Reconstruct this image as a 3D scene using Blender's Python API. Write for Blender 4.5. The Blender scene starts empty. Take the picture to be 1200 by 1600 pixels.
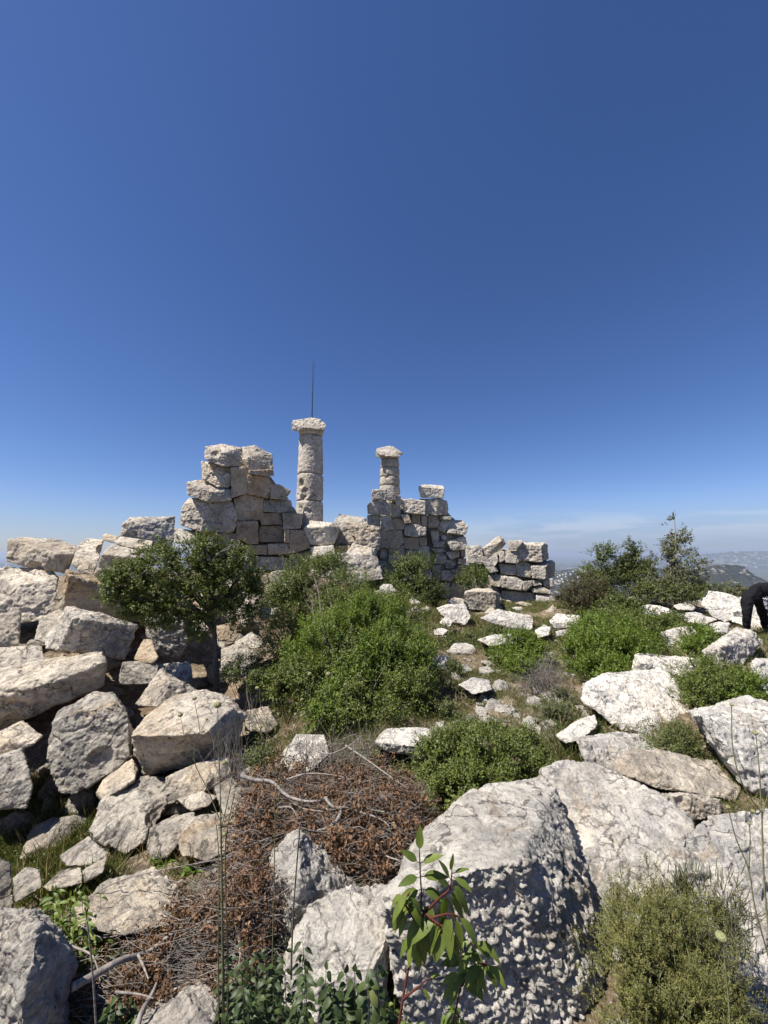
import bpy, bmesh, math, random
import numpy as np
from mathutils import Vector, noise as mnoise

# ------------------------------------------------------------------ camera, sky, sun, exposure
SC = bpy.context.scene
COL = SC.collection
PITCH = math.radians(5.8)
FPX = 610.0
CAMZ = 1.6
cam_d = bpy.data.cameras.new("camera")
cam = bpy.data.objects.new("camera", cam_d)
COL.objects.link(cam)
cam.location = (0, 0, CAMZ)
cam.rotation_euler = (math.radians(90) + PITCH, 0, 0)
cam_d.sensor_fit = 'HORIZONTAL'
cam_d.sensor_width = 36
cam_d.lens = 36 * FPX / 1200
cam_d.clip_start = 0.05
cam_d.clip_end = 120000
SC.camera = cam

SUN_EL = math.radians(58)
SUN_AZ = math.radians(-112)          # measured clockwise from +Y (forward)
sd = Vector((math.sin(SUN_AZ) * math.cos(SUN_EL), math.cos(SUN_AZ) * math.cos(SUN_EL), math.sin(SUN_EL)))
sun_d = bpy.data.lights.new("sun", 'SUN')
sun_d.energy = 5.0
sun_d.angle = math.radians(0.53)
sun_d.color = (1.0, 0.95, 0.87)
sun = bpy.data.objects.new("sun", sun_d)
COL.objects.link(sun)
sun.rotation_euler = sd.to_track_quat('Z', 'Y').to_euler()
sun.location = (-20, -8, 40)

W = bpy.data.worlds.new("World")
SC.world = W
W.use_nodes = True
nt = W.node_tree
for n in list(nt.nodes): nt.nodes.remove(n)
def wn(t, **k):
    n = nt.nodes.new(t)
    for a, b in k.items(): setattr(n, a, b)
    return n
wo = wn('ShaderNodeOutputWorld'); wb = wn('ShaderNodeBackground')
sky = wn('ShaderNodeTexSky', sky_type='NISHITA')
sky.sun_disc = False
sky.sun_elevation = SUN_EL
sky.sun_rotation = SUN_AZ % (2 * math.pi)
sky.altitude = 1300
sky.air_density = 1.0
sky.dust_density = 0.6
sky.ozone_density = 2.2
hsv = wn('ShaderNodeHueSaturation')
hsv.inputs['Saturation'].default_value = 1.13
tint = wn('ShaderNodeMix', data_type='RGBA'); tint.blend_type = 'MULTIPLY'; tint.inputs[0].default_value = 1
nt.links.new(sky.outputs[0], tint.inputs[6]); tint.inputs[7].default_value = (0.99, 0.975, 1.17, 1)
nt.links.new(tint.outputs[2], hsv.inputs['Color'])
# thin wisps of cloud and a bluish-grey dust layer low over the right-hand horizon
tc = wn('ShaderNodeTexCoord'); sep = wn('ShaderNodeSeparateXYZ')
nt.links.new(tc.outputs['Generated'], sep.inputs[0])
mp = wn('ShaderNodeMapping'); mp.inputs['Scale'].default_value = (3.2, 3.2, 22)
nt.links.new(tc.outputs['Generated'], mp.inputs[0])
cn = wn('ShaderNodeTexNoise'); cn.inputs['Scale'].default_value = 2.3; cn.inputs['Detail'].default_value = 7
nt.links.new(mp.outputs[0], cn.inputs['Vector'])
def mrange(src, a, b, c=0.0, d=1.0):
    m = wn('ShaderNodeMapRange'); m.interpolation_type = 'SMOOTHSTEP'
    m.inputs[1].default_value = a; m.inputs[2].default_value = b
    m.inputs[3].default_value = c; m.inputs[4].default_value = d
    nt.links.new(src, m.inputs[0]); return m.outputs[0]
def wmath(op, a, b):
    m = wn('ShaderNodeMath', operation=op)
    for i, v in enumerate((a, b)):
        if isinstance(v, (int, float)): m.inputs[i].default_value = v
        else: nt.links.new(v, m.inputs[i])
    return m.outputs[0]
el_hi = mrange(sep.outputs[2], 0.10, 0.035)
el_lo = mrange(sep.outputs[2], -0.01, 0.015)
azr = mrange(sep.outputs[0], 0.10, 0.42)
cl = mrange(cn.outputs[0], 0.42, 0.62)
cmask = wmath('MULTIPLY', wmath('MULTIPLY', el_hi, el_lo), wmath('MULTIPLY', azr, cl))
mixc = wn('ShaderNodeMix', data_type='RGBA')
nt.links.new(wmath('MULTIPLY', cmask, 0.8), mixc.inputs[0])
nt.links.new(hsv.outputs[0], mixc.inputs[6])
mixc.inputs[7].default_value = (7.6, 8.3, 9.6, 1)
# dust layer
lay = wmath('MULTIPLY', mrange(sep.outputs[2], 0.13, 0.0), wmath('ADD', wmath('MULTIPLY', azr, 0.35), 0.42))
mixl = wn('ShaderNodeMix', data_type='RGBA')
nt.links.new(lay, mixl.inputs[0])
nt.links.new(mixc.outputs[2], mixl.inputs[6])
mixl.inputs[7].default_value = (2.6, 3.5, 5.3, 1)
nt.links.new(mixl.outputs[2], wb.inputs[0])
wb.inputs[1].default_value = 0.060
nt.links.new(wb.outputs[0], wo.inputs[0])
SC.view_settings.view_transform = 'Standard'
SC.view_settings.look = 'None'
SC.view_settings.gamma = 1.0
SC.view_settings.exposure = 0.80
SC.cycles.max_bounces = 6
SC.cycles.diffuse_bounces = 2
SC.cycles.volume_bounces = 0

# ------------------------------------------------------------------ pixel -> point on the place
CP, SP = math.cos(PITCH), math.sin(PITCH)
def ray(px, py):
    a = (px - 600) / FPX; b = -(py - 800) / FPX
    return np.array([a, CP - SP * b, SP + CP * b])
def at(px, py, d):
    r = ray(px, py)
    return np.array([0, 0, CAMZ]) + r * (d / r[1])

# ------------------------------------------------------------------ numpy noise
def _h(ix, iy, iz, s):
    n = (ix * 374761393 + iy * 668265263 + iz * 2147483647 + s * 1274126177).astype(np.uint32)
    n = (n ^ (n >> np.uint32(13))) * np.uint32(1274126177)
    n = n ^ (n >> np.uint32(16))
    n = n * np.uint32(2246822519); n = n ^ (n >> np.uint32(15))
    return n
def vnoise(P, s=0):
    """gradient-ish value noise in about -1..1"""
    P = np.asarray(P, dtype=np.float64)
    I = np.floor(P).astype(np.int64); F = P - I
    U = F * F * F * (F * (F * 6 - 15) + 10)
    out = 0
    for dx in (0, 1):
        wx = U[:, 0] if dx else 1 - U[:, 0]
        for dy in (0, 1):
            wy = U[:, 1] if dy else 1 - U[:, 1]
            for dz in (0, 1):
                wz = U[:, 2] if dz else 1 - U[:, 2]
                h = _h(I[:, 0] + dx, I[:, 1] + dy, I[:, 2] + dz, s)
                gx = ((h & np.uint32(1023)).astype(np.float64) / 511.5 - 1)
                gy = (((h >> np.uint32(10)) & np.uint32(1023)).astype(np.float64) / 511.5 - 1)
                gz = (((h >> np.uint32(20)) & np.uint32(1023)).astype(np.float64) / 511.5 - 1)
                out = out + wx * wy * wz * (gx * (F[:, 0] - dx) + gy * (F[:, 1] - dy) + gz * (F[:, 2] - dz))
    return out * 1.5
def fbm(P, octv=4, s=0, gain=0.5, lac=2.03):
    P = np.asarray(P, dtype=np.float64); a = 1.0; r = 0; 
    for o in range(octv):
        r = r + a * vnoise(P + 17.3 * o, s + o); P = P * lac; a *= gain
    return r

def facets(P, s=0):
    """broken-rock relief: random little planes, one per cell, meeting in creases"""
    P = np.asarray(P, dtype=np.float64)
    W_ = P + np.stack([vnoise(P * 1.7 + 5, s + 71), vnoise(P * 1.7 + 25, s + 72), vnoise(P * 1.7 + 45, s + 73)], 1) * 0.28
    I = np.floor(W_).astype(np.int64)
    best = np.full(len(P), 1e9); out = np.zeros(len(P)); k = 1 / 1023.0
    for dx in (-1, 0, 1):
        for dy in (-1, 0, 1):
            for dz in (-1, 0, 1):
                a, b, c = I[:, 0] + dx, I[:, 1] + dy, I[:, 2] + dz
                h = _h(a, b, c, s + 3); g = _h(a, b, c, s + 4)
                qx = a + (h & np.uint32(1023)) * k; qy = b + ((h >> np.uint32(10)) & np.uint32(1023)) * k; qz = c + ((h >> np.uint32(20)) & np.uint32(1023)) * k
                ex, ey, ez = W_[:, 0] - qx, W_[:, 1] - qy, W_[:, 2] - qz
                d = ex * ex + ey * ey + ez * ez
                tx = (g & np.uint32(1023)) * k - .5; ty = ((g >> np.uint32(10)) & np.uint32(1023)) * k - .5; tz = ((g >> np.uint32(20)) & np.uint32(1023)) * k - .5
                v = (tx * ex + ty * ey + tz * ez) * 1.5 + (tx + ty) * .35
                m = d < best
                best = np.where(m, d, best); out = np.where(m, v, out)
    return out

# ------------------------------------------------------------------ mesh helpers
class MB:
    def __init__(self):
        self.V = []; self.F = []; self.R = []; self.n = 0
    def add(self, V, F, rnd=0.5):
        V = np.asarray(V, dtype=np.float32).reshape(-1, 3); F = np.asarray(F, dtype=np.int64)
        self.V.append(V); self.F.append(F + self.n)
        self.R.append(np.broadcast_to(np.asarray(rnd, dtype=np.float32), (len(F),)))
        self.n += len(V)
    def tube(self, pts, rad, sides=5, rnd=0.5, cap=True):
        pts = np.asarray(pts, dtype=np.float64); m = len(pts)
        rad = np.broadcast_to(np.asarray(rad, dtype=np.float64), (m,))
        T = np.gradient(pts, axis=0); T /= np.linalg.norm(T, axis=1)[:, None] + 1e-12
        ref = np.array([0.31, 0.17, 0.94]) if abs(T[0][2]) < 0.9 else np.array([0.95, 0.2, 0.1])
        A = np.cross(T, ref); A /= np.linalg.norm(A, axis=1)[:, None] + 1e-12
        B = np.cross(T, A)
        th = np.arange(sides) * 2 * math.pi / sides
        V = pts[:, None, :] + rad[:, None, None] * (np.cos(th)[None, :, None] * A[:, None, :] + np.sin(th)[None, :, None] * B[:, None, :])
        V = V.reshape(-1, 3); F = []
        for i in range(m - 1):
            for j in range(sides):
                k = (j + 1) % sides
                F.append((i * sides + j, i * sides + k, (i + 1) * sides + k, (i + 1) * sides + j))
        self.add(V, F, rnd)
    def leaves(self, P, D, N, L, Wd, rnd, fold=0.18):
        P, D, N = (np.asarray(a, dtype=np.float64) for a in (P, D, N))
        n = len(P)
        if n == 0: return
        D = D / (np.linalg.norm(D, axis=1)[:, None] + 1e-9)
        S = np.cross(D, N); S /= np.linalg.norm(S, axis=1)[:, None] + 1e-9
        N2 = np.cross(S, D)
        L = np.broadcast_to(L, (n,))[:, None]; Wd = np.broadcast_to(Wd, (n,))[:, None]
        mid = P + D * L * 0.45
        V = np.stack([P, mid - S * Wd / 2 + N2 * Wd * fold, P + D * L - N2 * L * 0.06, mid + S * Wd / 2 + N2 * Wd * fold], axis=1).reshape(-1, 3)
        b = np.arange(n)[:, None] * 4
        F = np.concatenate([b + np.array([[0, 1, 2]]), b + np.array([[0, 2, 3]])], axis=1).reshape(-1, 3)
        self.add(V, F, np.repeat(rnd, 2))
    def build(self, name, mat, parent=None, origin=None, smooth=False, local=False):
        V = np.concatenate(self.V) if self.V else np.zeros((0, 3), np.float32)
        o = np.zeros(3) if origin is None else np.asarray(origin, dtype=np.float64)
        V = (V - (0 if local else o)).astype(np.float32)
        cnt = np.concatenate([np.full(len(f), f.shape[1]) for f in self.F])
        loops = np.concatenate([f.ravel() for f in self.F])
        me = bpy.data.meshes.new(name)
        me.vertices.add(len(V)); me.vertices.foreach_set('co', V.ravel())
        me.loops.add(len(loops)); me.loops.foreach_set('vertex_index', loops.astype(np.int32))
        me.polygons.add(len(cnt))
        st = np.concatenate([[0], np.cumsum(cnt)[:-1]]).astype(np.int32)
        me.polygons.foreach_set('loop_start', st)
        me.update(calc_edges=True); 
        a = me.attributes.new('rnd', 'FLOAT', 'FACE')
        a.data.foreach_set('value', np.concatenate(self.R).astype(np.float32))
        if smooth: me.polygons.foreach_set('use_smooth', np.ones(len(cnt), bool))
        me.materials.append(mat)
        ob = bpy.data.objects.new(name, me); COL.objects.link(ob)
        if parent is not None:
            ob.parent = parent
        else:
            ob.location = o
        return ob

def tag(o, label, cat, group=None, kind=None):
    if label: o['label'] = label
    if cat: o['category'] = cat
    if group: o['group'] = group
    if kind: o['kind'] = kind
    return o
def thing(name, label, cat, loc, group=None):
    o = bpy.data.objects.new(name, None); COL.objects.link(o)
    o.location = tuple(float(v) for v in loc); o.empty_display_size = 0.2
    return tag(o, label, cat, group)
def curve(pts, k=6):
    """catmull-rom through pts"""
    P = [np.asarray(p, dtype=np.float64) for p in pts]
    if len(P) < 3:
        return np.array([P[0] * (1 - t) + P[-1] * t for t in np.linspace(0, 1, k + 1)])
    P = [2 * P[0] - P[1]] + P + [2 * P[-1] - P[-2]]
    out = []
    for i in range(1, len(P) - 2):
        for t in np.arange(k) / k:
            a, b, c, d = P[i - 1], P[i], P[i + 1], P[i + 2]
            out.append(0.5 * (2 * b + (c - a) * t + (2 * a - 5 * b + 4 * c - d) * t * t + (3 * b - a - 3 * c + d) * t ** 3))
    out.append(P[-2])
    return np.array(out)

# ------------------------------------------------------------------ materials
def new_mat(name):
    m = bpy.data.materials.new(name); m.use_nodes = True
    t = m.node_tree
    for n in list(t.nodes): t.nodes.remove(n)
    return m, t
class NT:
    def __init__(s, name):
        s.m, s.t = new_mat(name)
        s.out = s.n('ShaderNodeOutputMaterial')
    def n(s, ty, **k):
        q = s.t.nodes.new(ty)
        for a, b in k.items(): setattr(q, a, b)
        return q
    def link(s, a, b): s.t.links.new(a, b)
    def noise(s, vec, scale, detail=5, rough=0.55, dist=0.0):
        q = s.n('ShaderNodeTexNoise'); q.inputs['Scale'].default_value = scale
        q.inputs['Detail'].default_value = detail; q.inputs['Roughness'].default_value = rough
        q.inputs['Distortion'].default_value = dist
        s.link(vec, q.inputs['Vector']); return q.outputs[0]
    def ramp(s, fac, a, b, c0=0.0, c1=1.0, smooth=True):
        q = s.n('ShaderNodeMapRange'); q.interpolation_type = 'SMOOTHSTEP' if smooth else 'LINEAR'
        for i, v in enumerate((a, b, c0, c1)): q.inputs[i + 1].default_value = v
        s.link(fac, q.inputs[0]); return q.outputs[0]
    def mix(s, fac, a, b, mode='MIX'):
        q = s.n('ShaderNodeMix', data_type='RGBA'); q.blend_type = mode
        for sock, v in ((q.inputs[0], fac), (q.inputs[6], a), (q.inputs[7], b)):
            if isinstance(v, (int, float)): sock.default_value = v
            elif isinstance(v, tuple): sock.default_value = v + (1,) if len(v) == 3 else v
            else: s.link(v, sock)
        return q.outputs[2]
    def math(s, op, a, b=0.0):
        q = s.n('ShaderNodeMath', operation=op)
        for i, v in enumerate((a, b)):
            if isinstance(v, (int, float)): q.inputs[i].default_value = v
            else: s.link(v, q.inputs[i])
        return q.outputs[0]
    def bump(s, h, strength, dist, normal=None):
        q = s.n('ShaderNodeBump'); q.inputs['Strength'].default_value = strength
        q.inputs['Distance'].default_value = dist
        s.link(h, q.inputs['Height'])
        if normal is not None: s.link(normal, q.inputs['Normal'])
        return q.outputs[0]
    def bsdf(s, col, rough=0.9, normal=None, spec=0.2):
        q = s.n('ShaderNodeBsdfPrincipled')
        if isinstance(col, tuple): q.inputs['Base Color'].default_value = col + (1,)
        else: s.link(col, q.inputs['Base Color'])
        q.inputs['Roughness'].default_value = rough
        q.inputs['Specular IOR Level'].default_value = spec
        if normal is not None: s.link(normal, q.inputs['Normal'])
        s.link(q.outputs[0], s.out.inputs[0]); return q

def stone_mat(name, light, mid, dark, ochre=None, ochre_amt=0.3, spot=0.5, stretch=(1, 1, 1), grey=0.5, bumpk=1.0):
    s = NT(name)
    tc = s.n('ShaderNodeTexCoord'); oi = s.n('ShaderNodeObjectInfo')
    off = s.n('ShaderNodeVectorMath', operation='MULTIPLY_ADD')
    cmb = s.n('ShaderNodeCombineXYZ')
    for i in range(3): s.link(oi.outputs['Random'], cmb.inputs[i])
    s.link(cmb.outputs[0], off.inputs[0]); off.inputs[1].default_value = (37.1, 91.7, 53.3)
    s.link(tc.outputs['Object'], off.inputs[2])
    v = off.outputs[0]
    mp = s.n('ShaderNodeMapping'); mp.inputs['Scale'].default_value = stretch
    s.link(v, mp.inputs[0]); vs = mp.outputs[0]
    big = s.noise(v, 2.2, 6, 0.62, 0.4)
    col = s.mix(s.ramp(big, 0.42, 0.66), light, mid)
    if ochre is not None:
        oc = s.noise(v, 1.3, 5, 0.6, 0.6)
        col = s.mix(s.math('MULTIPLY', s.ramp(oc, 0.46, 0.64), ochre_amt), col, ochre)
    # grey weathered film broken into flecks
    fl = s.noise(vs, 15, 12, 0.80, 0.6)
    flm = s.ramp(fl, 0.50, 0.57)
    area = s.ramp(s.noise(v, 3.4, 4, 0.6), 0.30, 0.62, 0.25, 1.0)
    col = s.mix(s.math('MULTIPLY', s.math('MULTIPLY', flm, area), grey), col, dark)
    # grey patina in ragged patches, and earthy stains
    pa = s.noise(vs, 4.2, 13, 0.74, 0.7)
    col = s.mix(s.math('MULTIPLY', s.ramp(pa, 0.505, 0.56), 0.42 * grey / .6), col, tuple(c * 1.5 for c in dark))
    st = s.noise(v, 3.1, 9, 0.7, 1.0)
    col = s.mix(s.math('MULTIPLY', s.ramp(st, 0.56, 0.66), 0.45), col, (0.42, 0.29, 0.16))
    # thin weathered cracks
    vc = s.n('ShaderNodeTexVoronoi'); vc.feature = 'DISTANCE_TO_EDGE'; vc.inputs['Scale'].default_value = 2.4
    wv = s.n('ShaderNodeVectorMath', operation='MULTIPLY_ADD'); nz = s.n('ShaderNodeTexNoise'); nz.inputs['Scale'].default_value = 5; nz.inputs['Detail'].default_value = 5
    s.link(vs, nz.inputs['Vector']); s.link(nz.outputs[1], wv.inputs[0]); wv.inputs[1].default_value = (.55, .55, .55); s.link(vs, wv.inputs[2]); s.link(wv.outputs[0], vc.inputs['Vector'])
    ck = s.math('MULTIPLY', s.ramp(vc.outputs['Distance'], 0.030, 0.006), s.ramp(s.noise(v, 4.1, 3, .6), .42, .54))
    col = s.mix(s.math('MULTIPLY', ck, .75), col, tuple(c * 0.5 for c in dark))
    # small dark lichen specks
    sp = s.noise(v, 62, 6, 0.7)
    col = s.mix(s.math('MULTIPLY', s.ramp(sp, 0.58, 0.66), spot), col, tuple(c * 0.35 for c in dark))
    # fine grain
    gr = s.noise(v, 140, 4, 0.8)
    col = s.mix(s.ramp(gr, 0.3, 0.7, 0.0, 0.22), col, s.mix(1.0, col, (0.62, 0.6, 0.58), 'MULTIPLY'))
    # each block its own tone
    var = s.ramp(oi.outputs['Random'], 0, 1, 0.82, 1.08, False)
    cv = s.n('ShaderNodeCombineXYZ')
    for i in range(3): s.link(var, cv.inputs[i])
    col = s.mix(1.0, col, cv.outputs[0], 'MULTIPLY')
    n1 = s.bump(s.noise(vs, 11, 13, 0.72, 0.8), 1.0 * bumpk, 0.045)
    n2 = s.bump(s.noise(v, 90, 8, 0.8), 0.8 * bumpk, 0.007, n1)
    # pits
    vo = s.n('ShaderNodeTexVoronoi'); vo.inputs['Scale'].default_value = 34
    s.link(v, vo.inputs['Vector'])
    pit = s.math('MULTIPLY', s.ramp(vo.outputs['Distance'], 0.10, 0.42), 1.0)
    n3 = s.bump(pit, 0.10 * bumpk, 0.008, n2)
    s.bsdf(col, 0.93, n3, 0.15)
    return s.m
M = {}
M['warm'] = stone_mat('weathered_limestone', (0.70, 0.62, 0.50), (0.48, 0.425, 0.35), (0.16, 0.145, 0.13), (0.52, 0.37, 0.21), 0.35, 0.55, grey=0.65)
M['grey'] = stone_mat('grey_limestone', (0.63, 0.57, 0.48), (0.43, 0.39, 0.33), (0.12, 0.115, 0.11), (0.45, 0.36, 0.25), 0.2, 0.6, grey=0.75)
M['white'] = stone_mat('white_limestone', (0.80, 0.745, 0.655), (0.62, 0.585, 0.53), (0.20, 0.195, 0.19), (0.55, 0.45, 0.32), 0.18, 0.5, stretch=(1, 1, 2.2), grey=0.6)
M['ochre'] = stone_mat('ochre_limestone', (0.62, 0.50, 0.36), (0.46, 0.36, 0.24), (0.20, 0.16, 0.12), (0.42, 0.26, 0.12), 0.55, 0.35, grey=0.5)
M['pale'] = stone_mat('pale_wall_limestone', (0.66, 0.60, 0.50), (0.46, 0.42, 0.35), (0.17, 0.155, 0.14), (0.55, 0.40, 0.22), 0.3, 0.6, grey=0.65)
M['honey'] = stone_mat('honeycombed_limestone', (0.82, 0.765, 0.67), (0.70, 0.655, 0.58), (0.15, 0.145, 0.14), (0.52, 0.40, 0.26), 0.25, 0.5, stretch=(1, 1, 1.6), grey=0.55, bumpk=1.3)
M['column'] = stone_mat('column_limestone', (0.62, 0.56, 0.48), (0.48, 0.43, 0.36), (0.18, 0.165, 0.15), (0.42, 0.32, 0.22), 0.25, 0.5, grey=0.6)

# ------------------------------------------------------------------ stones
STONES = []
def S(name, label, cat, d, t, mat, pts, lean=0.0, yaw=0.0, parent=None, group=None, chips=4, rough=1.0, ridge=0.0, bulge=0.06, res=1.0, kinds='', flat=False):
    """a block whose visible outline and edges run through pts (photo pixel, plus how much nearer or farther than d)"""
    L = []
    for w in pts.split():
        a = [float(x) for x in w.split(',')]
        L.append(a + [0.0] * (3 - len(a)))
    STONES.append(dict(name=name, label=label, cat=cat, d=d, t=t, mat=mat, pts=L, lean=lean, yaw=yaw, parent=parent, group=group,
                       chips=chips, rough=rough, ridge=ridge, bulge=bulge, res=res, kinds=kinds))

def hull_mesh(sp, rng):
    pts = np.array(sp['pts']); d = sp['d']
    if sp['parent'] is not None: c0 = pts[:, :2].mean(0); pts[:, :2] = c0 + (pts[:, :2] - c0) * (1.02 + 1.0 / max(20.0, np.ptp(pts[:, 0])))
    ym = pts[:, 1].max(); xm = pts[:, 0].mean()
    k = d / FPX
    D = d + pts[:, 2] + sp['lean'] * (ym - pts[:, 1]) * k + sp['yaw'] * (pts[:, 0] - xm) * k
    vis = [at(p[0], p[1], q) for p, q in zip(pts, D)]
    w = (pts[:, 0].max() - pts[:, 0].min()) * k; h = (ym - pts[:, 1].min()) * k
    size = math.sqrt(max(w, 0.02) * max(h, 0.02))
    cx, cy = pts[:, 0].mean(), pts[:, 1].mean()
    extra = []
    if sp['bulge'] > 0:
        for i in range(4):
            j = rng.randrange(len(pts)); u = rng.uniform(0.25, 0.6)
            px = cx + (pts[j, 0] - cx) * u; py = cy + (pts[j, 1] - cy) * u
            dd = D.mean() + (D[j] - D.mean()) * u - sp['bulge'] * size * rng.uniform(0.4, 1.0)
            extra.append(at(px, py, dd))
    back = []
    cen = np.mean(vis, axis=0)
    o = np.array([0, 0, CAMZ])
    for v in vis:
        r = (v - o) / np.linalg.norm(v - o)
        b = cen + (v - cen) * 0.86 + r * sp['t'] * rng.uniform(0.8, 1.1)
        back.append(b)
    bm = bmesh.new()
    for v in vis + extra + back: bm.verts.new(v)
    r = bmesh.ops.convex_hull(bm, input=bm.verts[:])
    junk = [e for e in r['geom_interior'] if isinstance(e, bmesh.types.BMVert)] + [e for e in r['geom_unused'] if isinstance(e, bmesh.types.BMVert)]
    if junk: bmesh.ops.delete(bm, geom=list(set(junk)), context='VERTS')
    bmesh.ops.recalc_face_normals(bm, faces=bm.faces[:])
    me = bpy.data.meshes.new('tmp'); bm.to_mesh(me); bm.free()
    return me, size, cen

def np_mesh(me):
    V = np.empty(len(me.vertices) * 3, np.float32); me.vertices.foreach_get('co', V)
    N = np.empty(len(me.vertices) * 3, np.float32); me.vertices.foreach_get('normal', N)
    return V.reshape(-1, 3).astype(np.float64), N.reshape(-1, 3).astype(np.float64)

def weather(V, N, size, rng, rough, ridge, chips, kinds, vox):
    """chip corners, then roughen the surface in several scales"""
    c = V.mean(0); chips = (chips + 1) // 2
    for i in range(chips):
        j = rng.randrange(len(V)); n = V[j] - c
        n = n / np.linalg.norm(n) + np.array([rng.uniform(-.55, .55) for _ in range(3)]); n /= np.linalg.norm(n)
        h = (V - c) @ n; s = h.max() * rng.uniform(0.92, 0.985)
        ex = np.maximum(h - s, 0); V = V - ex[:, None] * n
    for i in range(chips):                 # conchoidal bites out of edges
        if i % 2: continue
        j = rng.randrange(len(V)); n = V[j] - c; n /= np.linalg.norm(n)
        r = size * rng.uniform(0.10, 0.26)
        q = V[j] + n * r * rng.uniform(0.72, 0.93)
        dv = V - q; dl = np.linalg.norm(dv, axis=1)
        m = dl < r
        V[m] = q + dv[m] / (dl[m][:, None] + 1e-9) * r
    off = np.array([rng.uniform(-50, 50) for _ in range(3)])
    sz = max(size, 0.08)
    A = fbm((V + off) * (1.6 / sz), 3, 3) * 0.008 * sz
    B = fbm((V + off) * np.array([1, 1, 1.9]) * (5.5 / sz), 3, 7) * 0.009 * sz * rough
    R = (np.abs(fbm((V + off) * (3.0 / sz), 3, 19)) - 0.2)
    C = -np.clip(0.06 - np.abs(fbm((V + off) * (1.9 / sz), 2, 23)), 0, 1) * 0.22 * sz * rough   # cracks
    f = min(22.0, 0.35 / vox)
    Dn = -(np.abs(fbm((V + off) * f * .6, 4, 31, .6)) ** .8) * 0.16 / f * rough
    disp = A + B + R * 0.012 * sz * rough + C + Dn
    disp = disp + facets((V + off) * (2.1 / sz), 1) * 0.026 * sz + facets((V + off) * np.array([1, 1, 1.5]) * (6.5 / sz), 2) * 0.013 * sz * rough
    if sz > .25: disp = disp + facets((V + off) * (19 / sz), 4) * 0.007 * sz * rough
    if ridge > 0:                           # eroded honeycomb of sharp little ridges
        mk = np.clip((-N[:, 1] - .25) * 3, 0, 1) * np.clip((.75 - N[:, 2]) * 4, 0, 1)
        mk2 = np.clip((N[:, 0] - .45) * 4, 0, 1) * np.clip((.8 - N[:, 2]) * 4, 0, 1)
        e = np.abs(fbm((V + off) * np.array([22., 22., 46.]), 4, 41, .55)); e2 = np.abs(fbm((V + off) * np.array([34., 34., 9.]), 3, 43))
        disp = disp + (np.clip(e, 0, .6) - 0.2) * ridge * 1.05 * mk * (1 - mk2) + (np.clip(e2, 0, .6) - .2) * ridge * 1.2 * mk2
    return V + N * disp[:, None]

def fit_depth(sp):
    """slide a loose stone along its sight lines until it stands on the ground instead of in or above it"""
    pts = np.array(sp['pts']); j = int(np.argmax(np.minimum(pts[:, 1], 1598) - 200 * np.maximum(pts[:, 2], 0)))
    px, py = pts[j, 0], min(pts[j, 1], 1598.0); d0 = sp['d']
    for _ in range(60):
        p = at(px, py, sp['d'] + pts[j, 2]); g = p[2] - gz(p[0], p[1])
        if g < -0.07: sp['d'] *= 0.985
        else: break
    if sp['d'] == d0 and p[0] > -0.4 and d0 < 9.5:
        for _ in range(30):
            p = at(px, py, sp['d'] + pts[j, 2]); g = p[2] - gz(p[0], p[1])
            if g > 0.03: sp['d'] *= 1.01
            else: break
    for _ in range(25):                     # a slab must show above the soil over its whole length
        k = sp['d'] / FPX; ym = pts[:, 1].max(); xm = pts[:, 0].mean()
        gs = []
        for q in pts:
            if q[1] > 1600: continue
            w = at(q[0], q[1], sp['d'] + q[2] + sp['lean'] * (ym - q[1]) * k + sp['yaw'] * (q[0] - xm) * k); gs.append(w[2] - gz(w[0], w[1]))
        if gs and np.mean(gs) < .07 + .02 * sp['d']: sp['d'] *= .985
        else: break
    if abs(sp['d'] / d0 - 1) > .06: print('fit', round(d0, 2), '->', round(sp['d'], 2), sp['label'])

def build_stones():
    tmp = []
    for i, sp in enumerate(STONES):
        rng = random.Random(1000 + i * 7)
        if sp['parent'] is None: fit_depth(sp)
        me, size, cen = hull_mesh(sp, rng)
        ob = bpy.data.objects.new('tmp', me); COL.objects.link(ob)
        dist = np.linalg.norm(cen - np.array([0, 0, CAMZ]))
        vox = max(dist / 390 * 0.80 * sp['res'], size / 150, 0.004)
        vox = min(vox, size / 12)
        m = ob.modifiers.new('r', 'REMESH'); m.mode = 'VOXEL'; m.voxel_size = vox
        m = ob.modifiers.new('s', 'SMOOTH'); m.iterations = 1; m.factor = 0.5
        tmp.append((ob, size, vox, rng))
    bpy.context.view_layer.update()
    dg = bpy.context.evaluated_depsgraph_get()
    tot = 0
    for (ob, size, vox, rng), sp in zip(tmp, STONES):
        me = bpy.data.meshes.new_from_object(ob.evaluated_get(dg))
        V, N = np_mesh(me)
        V = weather(V, N, size, rng, sp['rough'], sp['ridge'], sp['chips'], sp['kinds'], vox)
        tot += len(V)
        base = np.array([V[:, 0].mean(), V[:, 1].mean(), V[:, 2].min()])
        par = sp['parent']
        org = base
        me.vertices.foreach_set('co', (V - org).astype(np.float32).ravel())
        me.polygons.foreach_set('use_smooth', np.ones(len(me.polygons), bool))
        me.materials.clear(); me.materials.append(M[sp['mat']]); me.name = sp['name']; me.update()
        o = bpy.data.objects.new(sp['name'], me); COL.objects.link(o)
        if par is not None:
            o.parent = par; o.location = Vector(org) - par.location
            if sp['label']: o['label'] = sp['label']
        else:
            o.location = Vector(org); tag(o, sp['label'], sp['cat'], sp['group'])
        sp['obj'] = o
    for ob, *_ in tmp:
        m0 = ob.data; bpy.data.objects.remove(ob); bpy.data.meshes.remove(m0)
    print('stone verts', tot, 'stones', len(STONES))

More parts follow.
